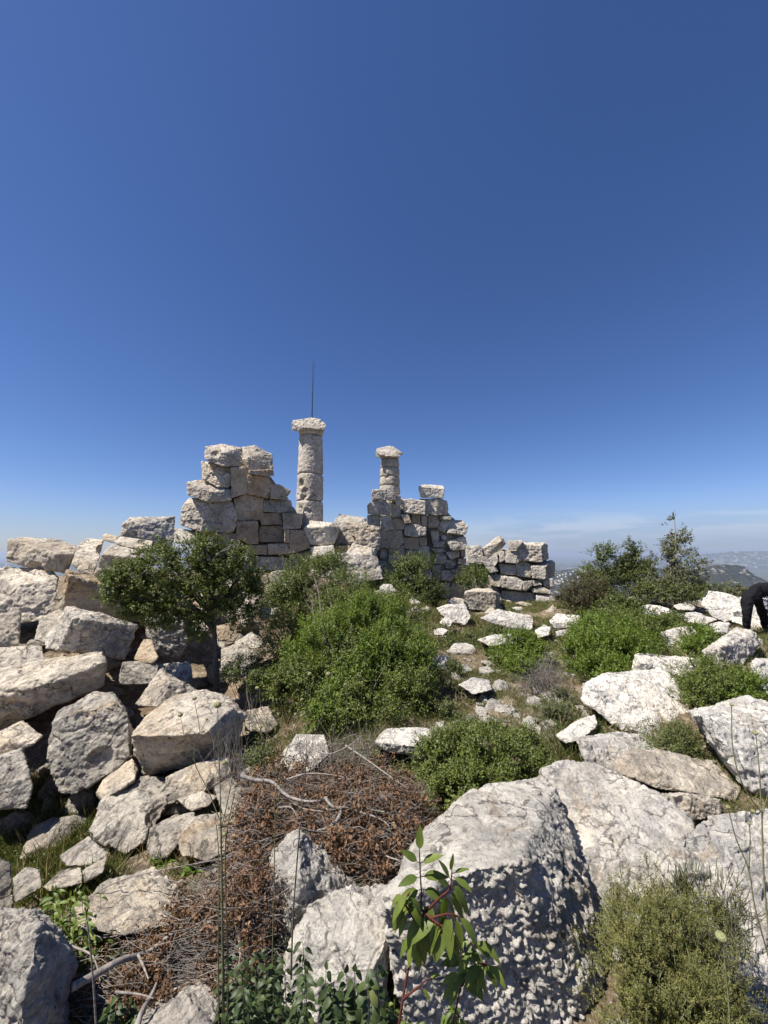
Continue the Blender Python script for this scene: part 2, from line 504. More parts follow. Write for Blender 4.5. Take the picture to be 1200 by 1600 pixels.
# ------------------------------------------------------------------ the tumbled blocks on the left
B = 'boulder'
def L(label, d, t, mat, pts, **k):
    S(k.pop('name', 'limestone_block'), label, k.pop('cat', 'stone block'), d, t, mat, pts, **k)
L("long pale slab lying topmost at the far left end of the rubble, against the sky", 6.5, .7, 'warm',
  "9,878 11,842 36,839,.25 94,844,.3 121,854,.25 117,865 105,897,-.05 56,889,-.1 36,880,-.05 46,856,-.08 88,866,-.2", lean=.15, chips=5)
L("cream boulder with curved cracks at the left edge, under the long topmost slab", 6.1, .8, 'warm',
  "-40,890,.2 34,886,.2 75,888,.2 92,902,.1 88,930 82,955 60,972 -40,975 40,915,-.12", lean=.25, chips=6, rough=1.3)
L("squarish cream block at the left edge, below the boulder with curved cracks", 5.3, .6, 'warm',
  "-35,965 0,960 34,954 31,985 30,1010 -35,1012", lean=.15)
L("split upright pale block left of the two thin flat slabs", 6.3, .5, 'warm',
  "112,882 121,852,.1 135,841,.2 162,843,.2 157,870 146,898 128,897", lean=.2)
L("bright-topped pale block under the two thin flat slabs, half hidden by the crooked little tree", 6.1, .6, 'warm',
  "145,899 158,866,-.1 175,850,.15 228,862,.3 240,882,.2 205,907 160,911 176,868,-.1 215,872,-.08", lean=.05, yaw=.2)
L("smaller of two thin flat slabs lying under the dark slanting block", 6.5, .3, 'warm', "159,837 165,833,.1 184,838,.1 183,850 162,845", lean=.2, chips=1, bulge=0)
L("larger of two thin flat slabs lying under the dark slanting block", 6.35, .3, 'warm', "180,846 188,838,.12 240,845,.15 236,860,0 200,856,-.02 182,852", lean=.1, chips=1, bulge=0)
L("dark grey slanting block standing against the sky between the flat slabs and the tall stack", 7.0, .7, 'grey',
  "182,852 192,817 203,808,.2 273,807,.3 272,845,.1 262,870,0 236,864 200,825,-.05", yaw=.45, chips=2, bulge=.02)
L("long warm brown block under the pale block and behind the crooked little tree", 5.7, .8, 'ochre',
  "95,952 103,890,.1 157,909,.1 240,928,.2 232,972 212,972 146,961 108,900,-.1", lean=.0, yaw=.5, bulge=.03, chips=3)
L("small light wedge of stone between the squarish cream block and the large flat-faced block", 5.1, .5, 'warm', "52,1001 62,966 94,951,.15 104,960,.1 82,990 75,1006", lean=.4)
L("large flat-faced grey block with a sloping top edge, above the long slab", 4.7, .6, 'grey',
  "66,1001,.35 104,948,.25 169,961,.28 215,977,.42 196,1031,.32 160,1026,.15 72,1013,.2 112,966,-.05 92,1014,-.05", lean=.05, bulge=.0, chips=1, rough=1.1)
L("low grey block at the left edge, just above the long slab", 4.6, .5, 'grey', "-30,1016 0,1012 42,1009 44,1032 36,1043 -30,1048", lean=.4)
L("small rounded grey stone under the left corner of the large flat-faced block", 4.5, .3, 'grey', "38,1042 46,1007,.1 66,1009,.1 69,1030 62,1040", lean=.2)
L("long thick slab sticking out to the right from the left edge, brightly lit on top", 4.0, .8, 'warm',
  "-40,1080,-.1 -30,1052,.3 0,1043,.3 80,1029,.4 158,1019,.45 167,1036,.2 162,1072,.15 119,1088,.1 42,1122,.06 0,1142,.06 -40,1150,.06 8,1090,-.1 60,1072,-.08 118,1055,-.02 160,1038,.02", lean=.0, bulge=.0, chips=1)
L("small cone-shaped tan stone between the large flat-faced block and the shaded leaning rock", 4.5, .3, 'ochre', "208,1030 224,998,.1 238,1000,.1 248,1028 238,1039 225,1038", lean=.3)
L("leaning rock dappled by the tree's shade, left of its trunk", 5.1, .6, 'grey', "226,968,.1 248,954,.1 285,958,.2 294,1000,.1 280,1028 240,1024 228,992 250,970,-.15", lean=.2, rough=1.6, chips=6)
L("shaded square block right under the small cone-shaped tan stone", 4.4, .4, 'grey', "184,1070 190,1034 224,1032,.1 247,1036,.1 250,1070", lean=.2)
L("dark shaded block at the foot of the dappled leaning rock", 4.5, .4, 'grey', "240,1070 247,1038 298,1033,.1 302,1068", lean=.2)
L("light pyramid-shaped stone behind the big bright-topped boulder", 3.75, .45, 'warm', "212,1100 250,1044,.25 310,1078,.25 245,1105,.0 217,1104 268,1066,.1", lean=.35, yaw=.15, bulge=.03, chips=2)
L("big shield-shaped upright grey slab between the long slab and the bright-topped boulder", 3.3, .45, 'grey',
  "80,1132 94,1111,.1 150,1081,.2 178,1080,.25 192,1098,.2 201,1122 208,1138,.05 206,1181 182,1203,0 115,1244 94,1238 80,1213 72,1174 82,1153 120,1112,-.04 178,1104,-.02", lean=.22, yaw=.05, bulge=.02, chips=5, rough=1.2)
L("big boulder with a broad bright cream top and dark undercut front, by the dead brush", 3.1, .6, 'warm',
  "203,1150,-.05 227,1118,.15 266,1090,.35 318,1077,.45 357,1090,.4 386,1118,.3 371,1166,.24 315,1193,.20 228,1216,.20 210,1182,.12 233,1150,-.12 290,1148,-.15 320,1146,-.12 358,1108,.16", lean=0, bulge=.0, chips=1)
L("wedge-shaped stone at the left edge, between the long slab and the grassy hollow", 3.4, .5, 'warm', "-35,1160 0,1143 37,1124,.15 66,1150,.1 52,1165 0,1183 -35,1190 20,1155,-.05", lean=.35)
L("flat grey stone at the left edge, standing over the green grass patch", 3.1, .5, 'grey', "-35,1190 0,1184 36,1168,.1 52,1228 42,1264 -35,1266", lean=.25, yaw=.1)
L("narrow stone wedged at the lower right of the shield-shaped slab", 2.95, .35, 'warm', "148,1240 161,1219,.1 207,1184,.2 216,1202,.15 210,1222 158,1252", lean=.5)
L("broad rough flat stone left of the cluster of small broken stones, above the grassy patch", 2.65, .4, 'grey',
  "140,1298 158,1248,.1 210,1216,.2 260,1214,.25 263,1256,.1 233,1290 228,1318 196,1335 150,1316", lean=.55, bulge=.03, rough=1.5, chips=6)
L("ridged block just below the undercut front of the bright-topped boulder", 2.75, .35, 'warm', "257,1216 315,1188,.15 358,1182,.2 362,1208,.15 325,1229 315,1243 262,1257", lean=.4, rough=1.4)
L("small split stone under the ridged block", 2.6, .2, 'warm', "275,1249 315,1236,.05 341,1244,.05 326,1259 298,1269", lean=.4)
L("narrow tilted stone standing in the crack beside the broad rough flat stone", 2.4, .25, 'grey', "229,1322 235,1294 255,1283,.1 305,1267,.1 304,1286 279,1297 262,1341 236,1346", lean=.4)
L("rounded pale rock above the green rosettes, left of the dead brush", 2.45, .35, 'warm', "275,1312 303,1276,.1 345,1269,.2 378,1290,.15 378,1322 322,1346 282,1337", lean=.5, rough=1.3)
L("pale broken stone at the left border of the dead brush, over the rounded pale rock", 2.6, .25, 'warm', "333,1228 362,1214,.1 388,1238,.1 382,1290 350,1278", lean=.5)
L("grey jagged stone bordering the grassy patch on its right side", 2.35, .25, 'grey', "90,1338 138,1307,.1 170,1332,.05 160,1353 104,1354", lean=.5)
L("small oval stone lying at the lower edge of the grassy patch", 2.1, .18, 'grey', "18,1374 40,1353,.05 62,1357,.05 66,1388 40,1402 24,1411", lean=.4)
L("light flat stone between the oval stone and the large cracked slab", 2.15, .2, 'warm', "66,1386 96,1359,.08 128,1355,.08 130,1380 76,1394", lean=.5)
L("thin grey shard leaning over the large cracked slab", 2.2, .15, 'grey', "128,1360 168,1338,.05 162,1364 132,1382", lean=.4)
L("large cracked slab lying flat left of the dead brush, partly covered by brown leaves", 2.0, .3, 'warm',
  "110,1422 160,1378,.1 240,1354,.2 284,1390,.15 262,1446 192,1464 124,1450", lean=.75, bulge=.0, rough=1.3, chips=4)
L("dark rock edge poking in at the left border above the foreground boulder", 1.75, .3, 'grey', "-50,1335 0,1339 16,1347 23,1420 -50,1435", lean=.2)
L("dark craggy foreground boulder in the bottom left corner", 1.28, .5, 'honey',
  "-70,1405,.3 0,1417,.25 60,1431,.15 86,1448,.2 112,1482,.25 117,1508,.22 108,1610,.15 90,1650,.1 -70,1650,.22 58,1450,0 50,1530,-.08 40,1600,-.08 -45,1480,.26", lean=.1, bulge=.02, rough=1.6, chips=7)
L("pale angular stone at the bottom edge, right of the dead brush's lower end", 1.5, .3, 'grey', "200,1612 240,1568,.1 280,1540,.15 344,1519,.2 352,1552,.1 330,1612,0 292,1552,.02", lean=.5, rough=1.3)
# behind the tree
L("pale block in shade right of the tree trunk, its upper end sunlit", 6.2, .5, 'warm', "338,952 384,922,.1 411,930,.1 406,955 384,980 345,972", lean=.3)
L("small sunlit block just right of the tree trunk, under the pale block", 5.9, .4, 'ochre', "338,978 375,968 379,983 366,1003 340,1003", lean=.3)
L("light boulder between the crooked tree and the large green bush", 6.4, .4, 'white', "403,962 411,939,.1 433,941,.1 439,956 408,971", lean=.4)
L("upright tan block between the tree and the top of the large green bush", 7.4, .5, 'pale', "414,926 424,893 448,890 450,940 424,940", lean=.1, bulge=.02)
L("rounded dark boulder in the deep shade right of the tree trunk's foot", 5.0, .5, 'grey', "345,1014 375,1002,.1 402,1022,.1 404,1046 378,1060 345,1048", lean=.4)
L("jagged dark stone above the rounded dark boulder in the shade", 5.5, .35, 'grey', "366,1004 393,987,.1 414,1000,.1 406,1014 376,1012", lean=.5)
L("small sunlit stone just left of the tree trunk", 5.7, .35, 'warm', "298,976 303,968,.1 326,970,.1 328,986 302,988", lean=.6)
L("small white pointed stone showing above the tree's crown", 8.3, .25, 'white', "369,872 377,862 388,871 386,878 371,878", lean=.2, chips=1)
L("brown block in the shade beneath the left side of the tree's crown", 6.0, .5, 'ochre', "262,960 270,925 330,930 335,960 300,972", lean=.2)

# ------------------------------------------------------------------ bright rocks on the right and in front
R = L
L("huge pale boulder in the foreground with a smooth bright top and a dark honeycombed front", 1.2, .55, 'honey',
  "600,1402,-.02 614,1380,.12 640,1325,.36 655,1308,.42 690,1280,.5 735,1237,.6 780,1223,.68 848,1211,.74 866,1232,.62 900,1330,.33 925,1420,.2 938,1560,.10 930,1660,.02 640,1660,-.03 612,1500,-.01 680,1385,-.02 742,1360,0 812,1343,.03 860,1440,.04", bulge=0, chips=0, ridge=.030, rough=.8, name='boulder', cat='boulder')
L("pointed pale rock rising from the dead brush in the foreground", 1.75, .35, 'honey',
  "417,1378 426,1331,.1 464,1294,.2 509,1329,.22 560,1386,.2 560,1425,.1 505,1485,0 440,1505,-.05 424,1450,-.02 470,1380,-.06", lean=.15, bulge=.02, rough=1.5, chips=5, name='boulder', cat='boulder')
L("flat-topped pale rock leaning against the left side of the huge foreground boulder", 1.38, .4, 'honey',
  "446,1480,.1 480,1412,.25 520,1395,.3 560,1384,.32 620,1377,.36 612,1440,.2 616,1472,.12 604,1500,.05 575,1540,-.02 590,1640,0 430,1640,0 438,1520,.05 600,1478,.04", bulge=0, rough=1.4, chips=5, name='boulder', cat='boulder')
L("flat-topped white stone lying on its own under the large green bush", 3.65, .4, 'white', "582,1160 604,1138,.3 668,1137,.3 686,1168,.1 660,1186 604,1174 600,1160,-.02 664,1168,-.03", lean=.1, bulge=0)
L("rough white rock at the upper edge of the dead brush", 3.3, .4, 'white', "426,1194 464,1148,.2 508,1147,.2 514,1180,.1 484,1206 440,1207", lean=.5, rough=1.8, chips=6)
L("pale stone at the left foot of the large green bush", 3.9, .35, 'warm', "385,1110 420,1103,.1 436,1132,.1 420,1146 382,1142", lean=.5, rough=1.4)
L("squared loose block on the slabs in front of the low ruined wall", 11.0, .7, 'pale', "725,924,0 740,919,.35 766,919.5,.35 776,925,.0 781,928,.5 782,955,.5 773,957,0 726,951,0", bulge=0, chips=2, res=.7)
L("long flat slab in front of the squared loose block", 9.9, .7, 'white', "748,966 778,952,.5 830,962,.5 834,972,.3 832,986,0 797,982,-.05 768,974,-.05 790,968,0", bulge=0, rough=1.3)
L("cracked low slab left of the squared loose block", 10.3, .8, 'white', "681,950 700,944,.5 728,944,.4 736,964,.2 728,977,0 707,973 691,962", lean=.3, rough=1.5)
L("narrow pale stone between the cracked low slab and the squared block", 11.0, .5, 'pale', "697,939 709,933,.2 726,936,.2 725,948 699,948", lean=.2)
L("small pointed grey stone below the cracked low slab", 9.4, .3, 'white', "686,973 697,962,.1 709,970,.1 703,980 692,980", lean=.4)
L("low white stone at the left foot of the cracked low slab", 8.9, .3, 'white', "676,984 690,981,.1 702,985,.1 692,993 679,992", lean=.5)
L("weathered lying log-like stone right of the low ruined wall", 9.0, .5, 'white', "857,971 870,958,.2 907,962,.2 908,976 893,981 867,983", lean=.3, rough=1.6)
L("small flat stone just below the log-like stone", 8.4, .3, 'white', "867,986 893,982,.15 898,993 870,995", lean=.6)
L("large cracked white rock in the middle of the right side, above the tilted slabs", 4.1, .7, 'white',
  "908,1072,.3 923,1061,.5 948,1050,.75 990,1052,.8 1032,1044,.95 1060,1064,.75 1082,1102,.45 1078,1138,.2 1046,1157,.05 1011,1150,-.02 972,1142,0 934,1110,.1 929,1102,.15 909,1096,.2", lean=0, bulge=.02, rough=1.3, chips=6, name='boulder', cat='boulder')
L("long white ledge stone behind the large cracked white rock", 5.5, .6, 'white', "986,1042 993,1020,.2 1025,1024,.3 1095,1029,.4 1099,1050,.2 1070,1060 1032,1048 990,1055 1000,1034,-.1", lean=.3, rough=1.5, name='boulder', cat='boulder')
L("ragged white rock between the bright green shrubs and the small leafy clump", 6.6, .6, 'white', "1030,989 1057,980,.2 1083,978,.2 1092,994,.1 1070,1015 1047,1022", lean=.6, rough=1.7, name='boulder', cat='boulder')
L("jagged white boulder with a grey shaded side, close to the bending person's feet", 5.8, .7, 'white', "1096,1018 1133,992,.3 1153,979,.4 1182,987,.4 1187,1008,.3 1156,1022,.1 1151,1049,.05 1120,1047 1108,1037 1130,1010,-.1", lean=.35, rough=1.7, chips=7, name='boulder', cat='boulder')
L("large white outcrop on the skyline behind the bending person", 9.6, 1.0, 'white', "1094,944 1107,923,.3 1133,926,.3 1155,937,.3 1200,949,.3 1235,962,.3 1235,990 1160,982 1110,957", lean=.6, rough=1.4, chips=6, name='boulder', cat='boulder')
L("low white stone with a dark end, in front of the large white outcrop", 8.9, .4, 'white', "1106,954 1125,952,.1 1143,954,.15 1151,968,.05 1133,973 1110,963", lean=.5)
L("flat white stone on the ridge below the small trees", 11.5, .6, 'white', "983,926 1000,924,.2 1013,927,.2 1031,938,.2 1013,943 985,936", lean=.8)
L("small flat white stone on the ridge, left of the larger flat one", 11.0, .5, 'white', "971,935 990,931,.2 1001,943,.1 987,949", lean=.8)
L("rounded white stone at the foot of the slender conical tree", 10.0, .5, 'white', "1050,946 1073,940,.2 1091,947,.2 1083,955 1060,954", lean=.6)
L("long low white rock between the conical tree and the outcrop", 8.7, .5, 'white', "1054,959 1087,956,.2 1122,969,.2 1100,978 1067,970", lean=.8, rough=1.5)
L("low white rock in front of the person's feet, behind the jagged boulder", 7.5, .4, 'white', "1103,977 1122,971,.15 1142,973,.15 1138,989 1112,990", lean=.7, rough=1.5)
L("white block cut by the right edge, below the bending person", 4.9, .6, 'white', "1172,1036 1182,1028,.2 1235,1030,.3 1240,1092 1210,1095 1188,1080", lean=.4, name='boulder', cat='boulder')
L("big slanted white boulder at the right edge with a dark left side", 3.05, .7, 'white',
  "1073,1110,.55 1098,1107,.5 1130,1098,.6 1168,1086,.75 1200,1097,.7 1250,1112,.6 1260,1255,0 1200,1248,0 1165,1230,.0 1112,1168,.35 1100,1124,.2 1140,1180,.0", bulge=.02, rough=1.4, chips=5, name='boulder', cat='boulder')
L("grey-streaked slab half under the tilted flat slab", 2.75, .4, 'white', "898,1152,.2 969,1143,.45 1004,1147,.5 1032,1172,.35 1010,1192,.15 960,1208,0 913,1197,.0 912,1160,.05", bulge=0, rough=1.2)
L("tilted flat slab lying across two rocks, cream coloured on top", 2.5, .25, 'warm',
  "957,1191,.0 980,1173,.2 1025,1171,.25 1074,1183,.3 1116,1189,.35 1160,1232,.1 1148,1252,0 1082,1239,-.05 1030,1234,-.05 962,1207,-.03", bulge=0, chips=3)
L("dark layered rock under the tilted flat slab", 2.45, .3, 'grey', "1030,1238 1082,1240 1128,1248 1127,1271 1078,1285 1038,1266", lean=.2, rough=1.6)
L("broad mottled boulder just right of the huge foreground boulder", 1.75, .6, 'white',
  "846,1205,.55 871,1189,.62 920,1192,.65 962,1206,.62 997,1224,.56 1034,1240,.5 1076,1271,.42 1080,1297,.3 1060,1322,.2 1032,1350,.1 1010,1420,0 985,1500,-.1 930,1500,-.1 890,1330,.1 860,1250,.35", bulge=.015, chips=5, rough=1.0, name='boulder', cat='boulder')
L("huge smooth white boulder filling the lower right edge behind the wiry olive-green plant", 1.4, .8, 'white',
  "1050,1335,.25 1066,1312,.3 1095,1279,.42 1140,1271,.45 1200,1263,.48 1290,1262,.5 1300,1680,-.1 1050,1680,-.1 1000,1500,.05 1028,1370,.2", bulge=.01, chips=4, rough=1.3, name='boulder', cat='boulder')
L("small pale stone at the bottom edge between the honeycombed boulder and the wiry plant", 1.15, .2, 'white', "945,1605 955,1592,.05 985,1590,.05 1005,1610 1000,1640 945,1640", lean=.4, name='limestone_chunk')
L("low cracked pale rock in the grass left of the large cracked white rock", 3.6, .35, 'white', "866,1150 899,1126,.2 930,1116,.25 936,1134,.1 910,1155 885,1164", lean=.7, rough=1.6)
L("white stone showing between the green bushes below the pillar", 9.6, .4, 'white', "592,918 600,912,.1 612,913,.1 621,924 606,930 594,927", lean=.4)

# ------------------------------------------------------------------ ruined walls
def wall_d(px, y0, k): return y0 / (1 - k * (px - 600) / FPX)
wrng = random.Random(5)
def wall(name, label, y0, k, specs, anchor):
    root = thing(name, label, 'wall', at(anchor[0], anchor[1], wall_d(anchor[0], y0, k)))
    for sp in specs:
        mat, pts = sp[0], sp[1]; kw = dict(sp[2]) if len(sp) > 2 else {}
        xs = [float(w.split(',')[0]) for w in pts.split()]
        d = wall_d(sum(xs) / len(xs), y0, k) + wrng.uniform(-.11, .11) + kw.pop('off', 0)
        S(kw.pop('name', 'stone_block'), kw.pop('label', None), None, d, kw.pop('t', .55), mat, pts, lean=kw.pop('lean', wrng.uniform(.0, .28)), yaw=k + wrng.uniform(-.14, .14) + kw.pop('dy', 0),
          parent=root, chips=kw.pop('chips', 3), bulge=kw.pop('bulge', .03), rough=kw.pop('rough', 1.1), res=.75)
    return root
core = lambda pts, off=.45: ('grey', pts, dict(name='rubble_core', off=off, t=.5, chips=0, bulge=0))
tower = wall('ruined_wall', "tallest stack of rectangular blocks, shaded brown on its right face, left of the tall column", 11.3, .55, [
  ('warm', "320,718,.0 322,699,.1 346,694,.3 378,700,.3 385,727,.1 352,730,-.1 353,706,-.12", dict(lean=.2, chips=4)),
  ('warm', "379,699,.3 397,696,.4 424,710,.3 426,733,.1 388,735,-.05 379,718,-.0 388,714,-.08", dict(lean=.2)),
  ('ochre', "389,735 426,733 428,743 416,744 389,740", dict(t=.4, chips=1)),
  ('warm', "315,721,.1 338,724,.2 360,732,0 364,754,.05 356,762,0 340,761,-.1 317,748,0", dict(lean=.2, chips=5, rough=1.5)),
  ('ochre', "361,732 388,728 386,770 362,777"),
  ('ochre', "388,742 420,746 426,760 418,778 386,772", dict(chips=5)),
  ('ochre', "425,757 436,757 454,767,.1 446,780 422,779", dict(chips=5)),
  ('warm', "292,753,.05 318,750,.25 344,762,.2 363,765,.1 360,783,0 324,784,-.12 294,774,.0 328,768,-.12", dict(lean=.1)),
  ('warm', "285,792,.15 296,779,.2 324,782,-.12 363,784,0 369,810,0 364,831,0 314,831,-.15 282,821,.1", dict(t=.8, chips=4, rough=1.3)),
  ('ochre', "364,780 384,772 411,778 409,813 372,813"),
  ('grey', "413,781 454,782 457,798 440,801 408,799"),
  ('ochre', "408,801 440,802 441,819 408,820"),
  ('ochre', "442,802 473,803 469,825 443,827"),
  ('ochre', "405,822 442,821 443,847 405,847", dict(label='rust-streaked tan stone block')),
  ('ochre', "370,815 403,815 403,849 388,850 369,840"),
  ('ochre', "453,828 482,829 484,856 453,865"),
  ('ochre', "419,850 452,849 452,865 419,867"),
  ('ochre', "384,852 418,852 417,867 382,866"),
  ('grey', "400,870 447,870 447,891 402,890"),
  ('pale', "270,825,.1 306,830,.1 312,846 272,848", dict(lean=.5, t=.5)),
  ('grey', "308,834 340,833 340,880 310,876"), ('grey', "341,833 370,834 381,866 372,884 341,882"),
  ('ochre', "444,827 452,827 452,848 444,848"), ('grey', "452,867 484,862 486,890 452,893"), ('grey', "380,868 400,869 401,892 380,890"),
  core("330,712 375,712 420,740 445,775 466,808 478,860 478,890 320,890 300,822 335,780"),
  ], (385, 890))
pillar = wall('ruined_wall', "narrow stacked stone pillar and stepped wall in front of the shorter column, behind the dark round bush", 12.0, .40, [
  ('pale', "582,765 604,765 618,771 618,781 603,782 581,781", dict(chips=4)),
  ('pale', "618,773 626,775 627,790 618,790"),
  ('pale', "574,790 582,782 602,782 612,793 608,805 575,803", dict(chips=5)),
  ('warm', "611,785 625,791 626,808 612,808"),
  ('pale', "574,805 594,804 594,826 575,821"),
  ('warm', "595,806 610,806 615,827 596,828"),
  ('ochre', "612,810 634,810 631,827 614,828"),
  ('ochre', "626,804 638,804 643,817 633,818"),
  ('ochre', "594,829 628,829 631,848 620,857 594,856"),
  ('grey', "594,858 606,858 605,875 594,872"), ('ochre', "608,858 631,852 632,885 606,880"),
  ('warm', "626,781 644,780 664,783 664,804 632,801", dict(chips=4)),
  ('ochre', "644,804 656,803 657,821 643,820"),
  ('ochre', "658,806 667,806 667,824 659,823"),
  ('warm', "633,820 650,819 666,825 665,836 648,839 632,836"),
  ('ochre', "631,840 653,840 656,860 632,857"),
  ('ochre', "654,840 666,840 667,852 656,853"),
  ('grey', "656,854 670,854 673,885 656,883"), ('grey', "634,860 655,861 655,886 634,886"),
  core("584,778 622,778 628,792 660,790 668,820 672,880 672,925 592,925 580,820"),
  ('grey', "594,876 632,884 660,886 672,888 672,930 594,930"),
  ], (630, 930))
stub = wall('ruined_wall', "jagged rubble wall of mixed small stones crowned by two big squared blocks, right of the dark round bush", 12.9, .15, [
  ('pale', "654,760 662,757,.15 692,759,.15 694,764 692,778 657,777", dict(lean=.1)),
  ('warm', "656,780 684,779,-.1 698,783,.1 700,795,.1 698,805,.1 681,805,-.1 665,804 663,784"),
  ('warm', "667,806 686,806 686,824 668,824"), ('pale', "688,807 705,807 705,812 688,812", dict(chips=1)),
  ('pale', "685,826 689,813 700,813 701,821 695,832 688,830"),
  ('pale', "701,812,.1 722,813,.15 731,822 727,836 698,833", dict(chips=4, rough=1.5)),
  ('pale', "672,830 685,830 686,845 676,851"), ('pale', "678,848 695,845 692,855 677,855"),
  ('grey', "690,836 699,837 698,844 690,844", dict(chips=1)),
  ('pale', "699,846 708,852 714,848 717,840 727,839 730,851 725,859 704,860"),
  ('grey', "680,866 689,863 698,869 695,881 680,881"), ('pale', "697,863 719,860 718,870 704,874"),
  ('grey', "696,876 701,874 714,880 704,889 696,888"), ('pale', "689,892 707,891 711,899 704,908 690,906"),
  ('pale', "690,911 703,910 702,922 687,923"), ('grey', "712,889 719,882 734,884 732,903 722,910 711,902"),
  ('pale', "702,921 707,911 725,915 725,935 702,934"), ('pale', "716,873 728,873 728,882 716,881"),
  ('grey', "720,861 727,860 727,870 721,870"), ('grey', "688,924 702,924 701,938 688,937"),
  ('grey', "672,856 692,857 696,862 680,864"), ('grey', "674,884 688,883 688,910 676,908"), ('grey', "704,890 711,890 710,899"),
  core("668,800 698,800 704,815 722,822 724,850 724,930 676,930 672,850", .35),
  ], (700, 940))
low = wall('ruined_wall', "low broken wall of pale squared stones ending at a clean corner on the right, against the sky", 12.9, -.06, [
  ('grey', "728,854 751,852 754,862 755,879 730,880", dict(rough=1.6)),
  ('grey', "762,873 775,865 779,875 773,885"), ('pale', "779,861 788,862 790,875 781,879"),
  ('pale', "790,861 799,864 811,861 808,875 806,880 790,879"),
  ('pale', "794,845 817,844 816,849 808,859 795,857"),
  ('warm', "809,850 812,848,.25 851,848,.3 855,850,.5 856,872,.5 847,878,0 810,875,0 846,853,0", dict(bulge=0, chips=1, rough=1.5, label='honey-coloured squared corner block')),
  ('pale', "780,881 806,883 806,898 783,897"), ('pale', "806,881 821,876 830,884 830,902 808,900"),
  ('pale', "830,885 832,882,.3 861,875,.5 867,879,.6 866,900,.6 852,906,0 832,903,0 853,885,0", dict(bulge=0, chips=2, rough=1.4)),
  ('pale', "739,883 761,882 764,890 762,897 739,894"), ('pale', "763,899 783,898 781,917 766,915"),
  ('pale', "780,911 784,900 806,902 817,908 815,924 783,917", dict(chips=5)),
  ('pale', "817,909 832,907 832,915 821,924 817,923"), ('pale', "830,920 845,916 861,923 860,929 832,926"),
  ('pale', "832,907 845,907 847,914 834,916"), ('white', "784,923 836,927 837,943 827,946 792,948 783,932"),
  ('white', "838,929 865,930 863,941 838,942"), ('white', "832,946 850,943 860,950 835,952"),
  ('grey', "848,907 864,904 866,920 850,916"), ('grey', "751,866 762,874 773,886 779,892 766,896 756,882"),
  ('grey', "735,896 763,898 766,918 783,930 783,948 735,945"),
  ('grey', "857,930 868,934 870,948 858,949"),
  core("735,858 752,858 768,872 800,868 848,858 858,890 858,944 735,944", .3),
  ], (800, 950))
L("long narrow block tipped up diagonally on top of the low broken wall", 12.8, .5, 'pale', "751,858 779,836,.1 787,840,.1 791,849,.1 783,858 762,871 755,867 783,846,-.1", yaw=-.1, res=.7)
# blocks tumbled between the tall stack and the pillar
L("cream squared block with an orange stain tumbled against the tall stack's right foot", 10.2, .7, 'warm', "473,825 485,813,.3 521,817,.3 533,824,.4 523,849,.1 506,853,0 485,852,0 483,834,0 512,822,0", yaw=.2, bulge=0)
L("large pale block with a flat sloping top, against the sky left of the narrow pillar", 11.0, .7, 'pale', "522,813 530,803,.3 572,809,.3 577,822,.1 562,842 545,853 525,849 532,827", lean=.2)
L("large rough upright slab leaning against the left side of the narrow pillar", 10.7, .6, 'warm', "544,821 572,818,.1 593,824,.1 595,856,.1 584,873 560,862", lean=.15, rough=1.7)
L("tilted square slab in front of the rough upright slab, above the large green bush", 9.8, .5, 'warm', "530,881 552,848,.3 582,856,.3 585,872,.2 574,889 560,897 536,889", lean=.2, bulge=.02)
L("small low stone under the tilted square slab", 9.6, .4, 'warm', "526,879 558,887 558,901 528,893", lean=.2)
L("small pale stone under the stained cream block", 10.0, .4, 'pale', "484,855 500,853 522,852 524,866 505,874 486,868", lean=.3)
L("brownish stone filling the gap under the large pale block with the flat top", 10.6, .5, 'ochre', "524,852 548,852 546,866 530,885 520,872", lean=.1)
L("shaded stone seen in the notch between the stained cream block and the flat-topped pale block", 11.9, .5, 'warm', "512,832 548,830 552,868 510,870", lean=.1, chips=0)
L("low cracked white ledge below the long flat slab, toward the light green bush", 8.6, .6, 'white', "745,1000 770,992,.2 800,990,.2 822,998,.1 812,1006 765,1010", lean=.8, rough=1.5)
L("broken white slab at the left side of the log-like stone, in weeds", 9.6, .5, 'white', "835,985 850,976,.2 862,980,.1 858,993 840,997", lean=.8, rough=1.5)
L("long broken white ledge on the ridge behind the darker green shrub", 9.3, .7, 'white', "990,950 1015,944,.2 1045,950,.2 1055,960,.1 1020,966 995,961", lean=.9, rough=1.6)
L("pale slab in the grass right of the largest shrub, at the scattered white stones", 4.9, .4, 'white', "716,1070 738,1058,.15 764,1062,.15 770,1078 740,1086", lean=.8, rough=1.6)
L("grey block filling the gap between the tall stack and the narrow pillar, low down", 11.3, .6, 'grey', "484,868 530,864 590,868 600,905 540,915 486,900", lean=.2)
L("dark stone between the rough upright slab and the dark round bush", 10.9, .4, 'grey', "584,875 604,876 606,900 586,904 576,890", lean=.1)

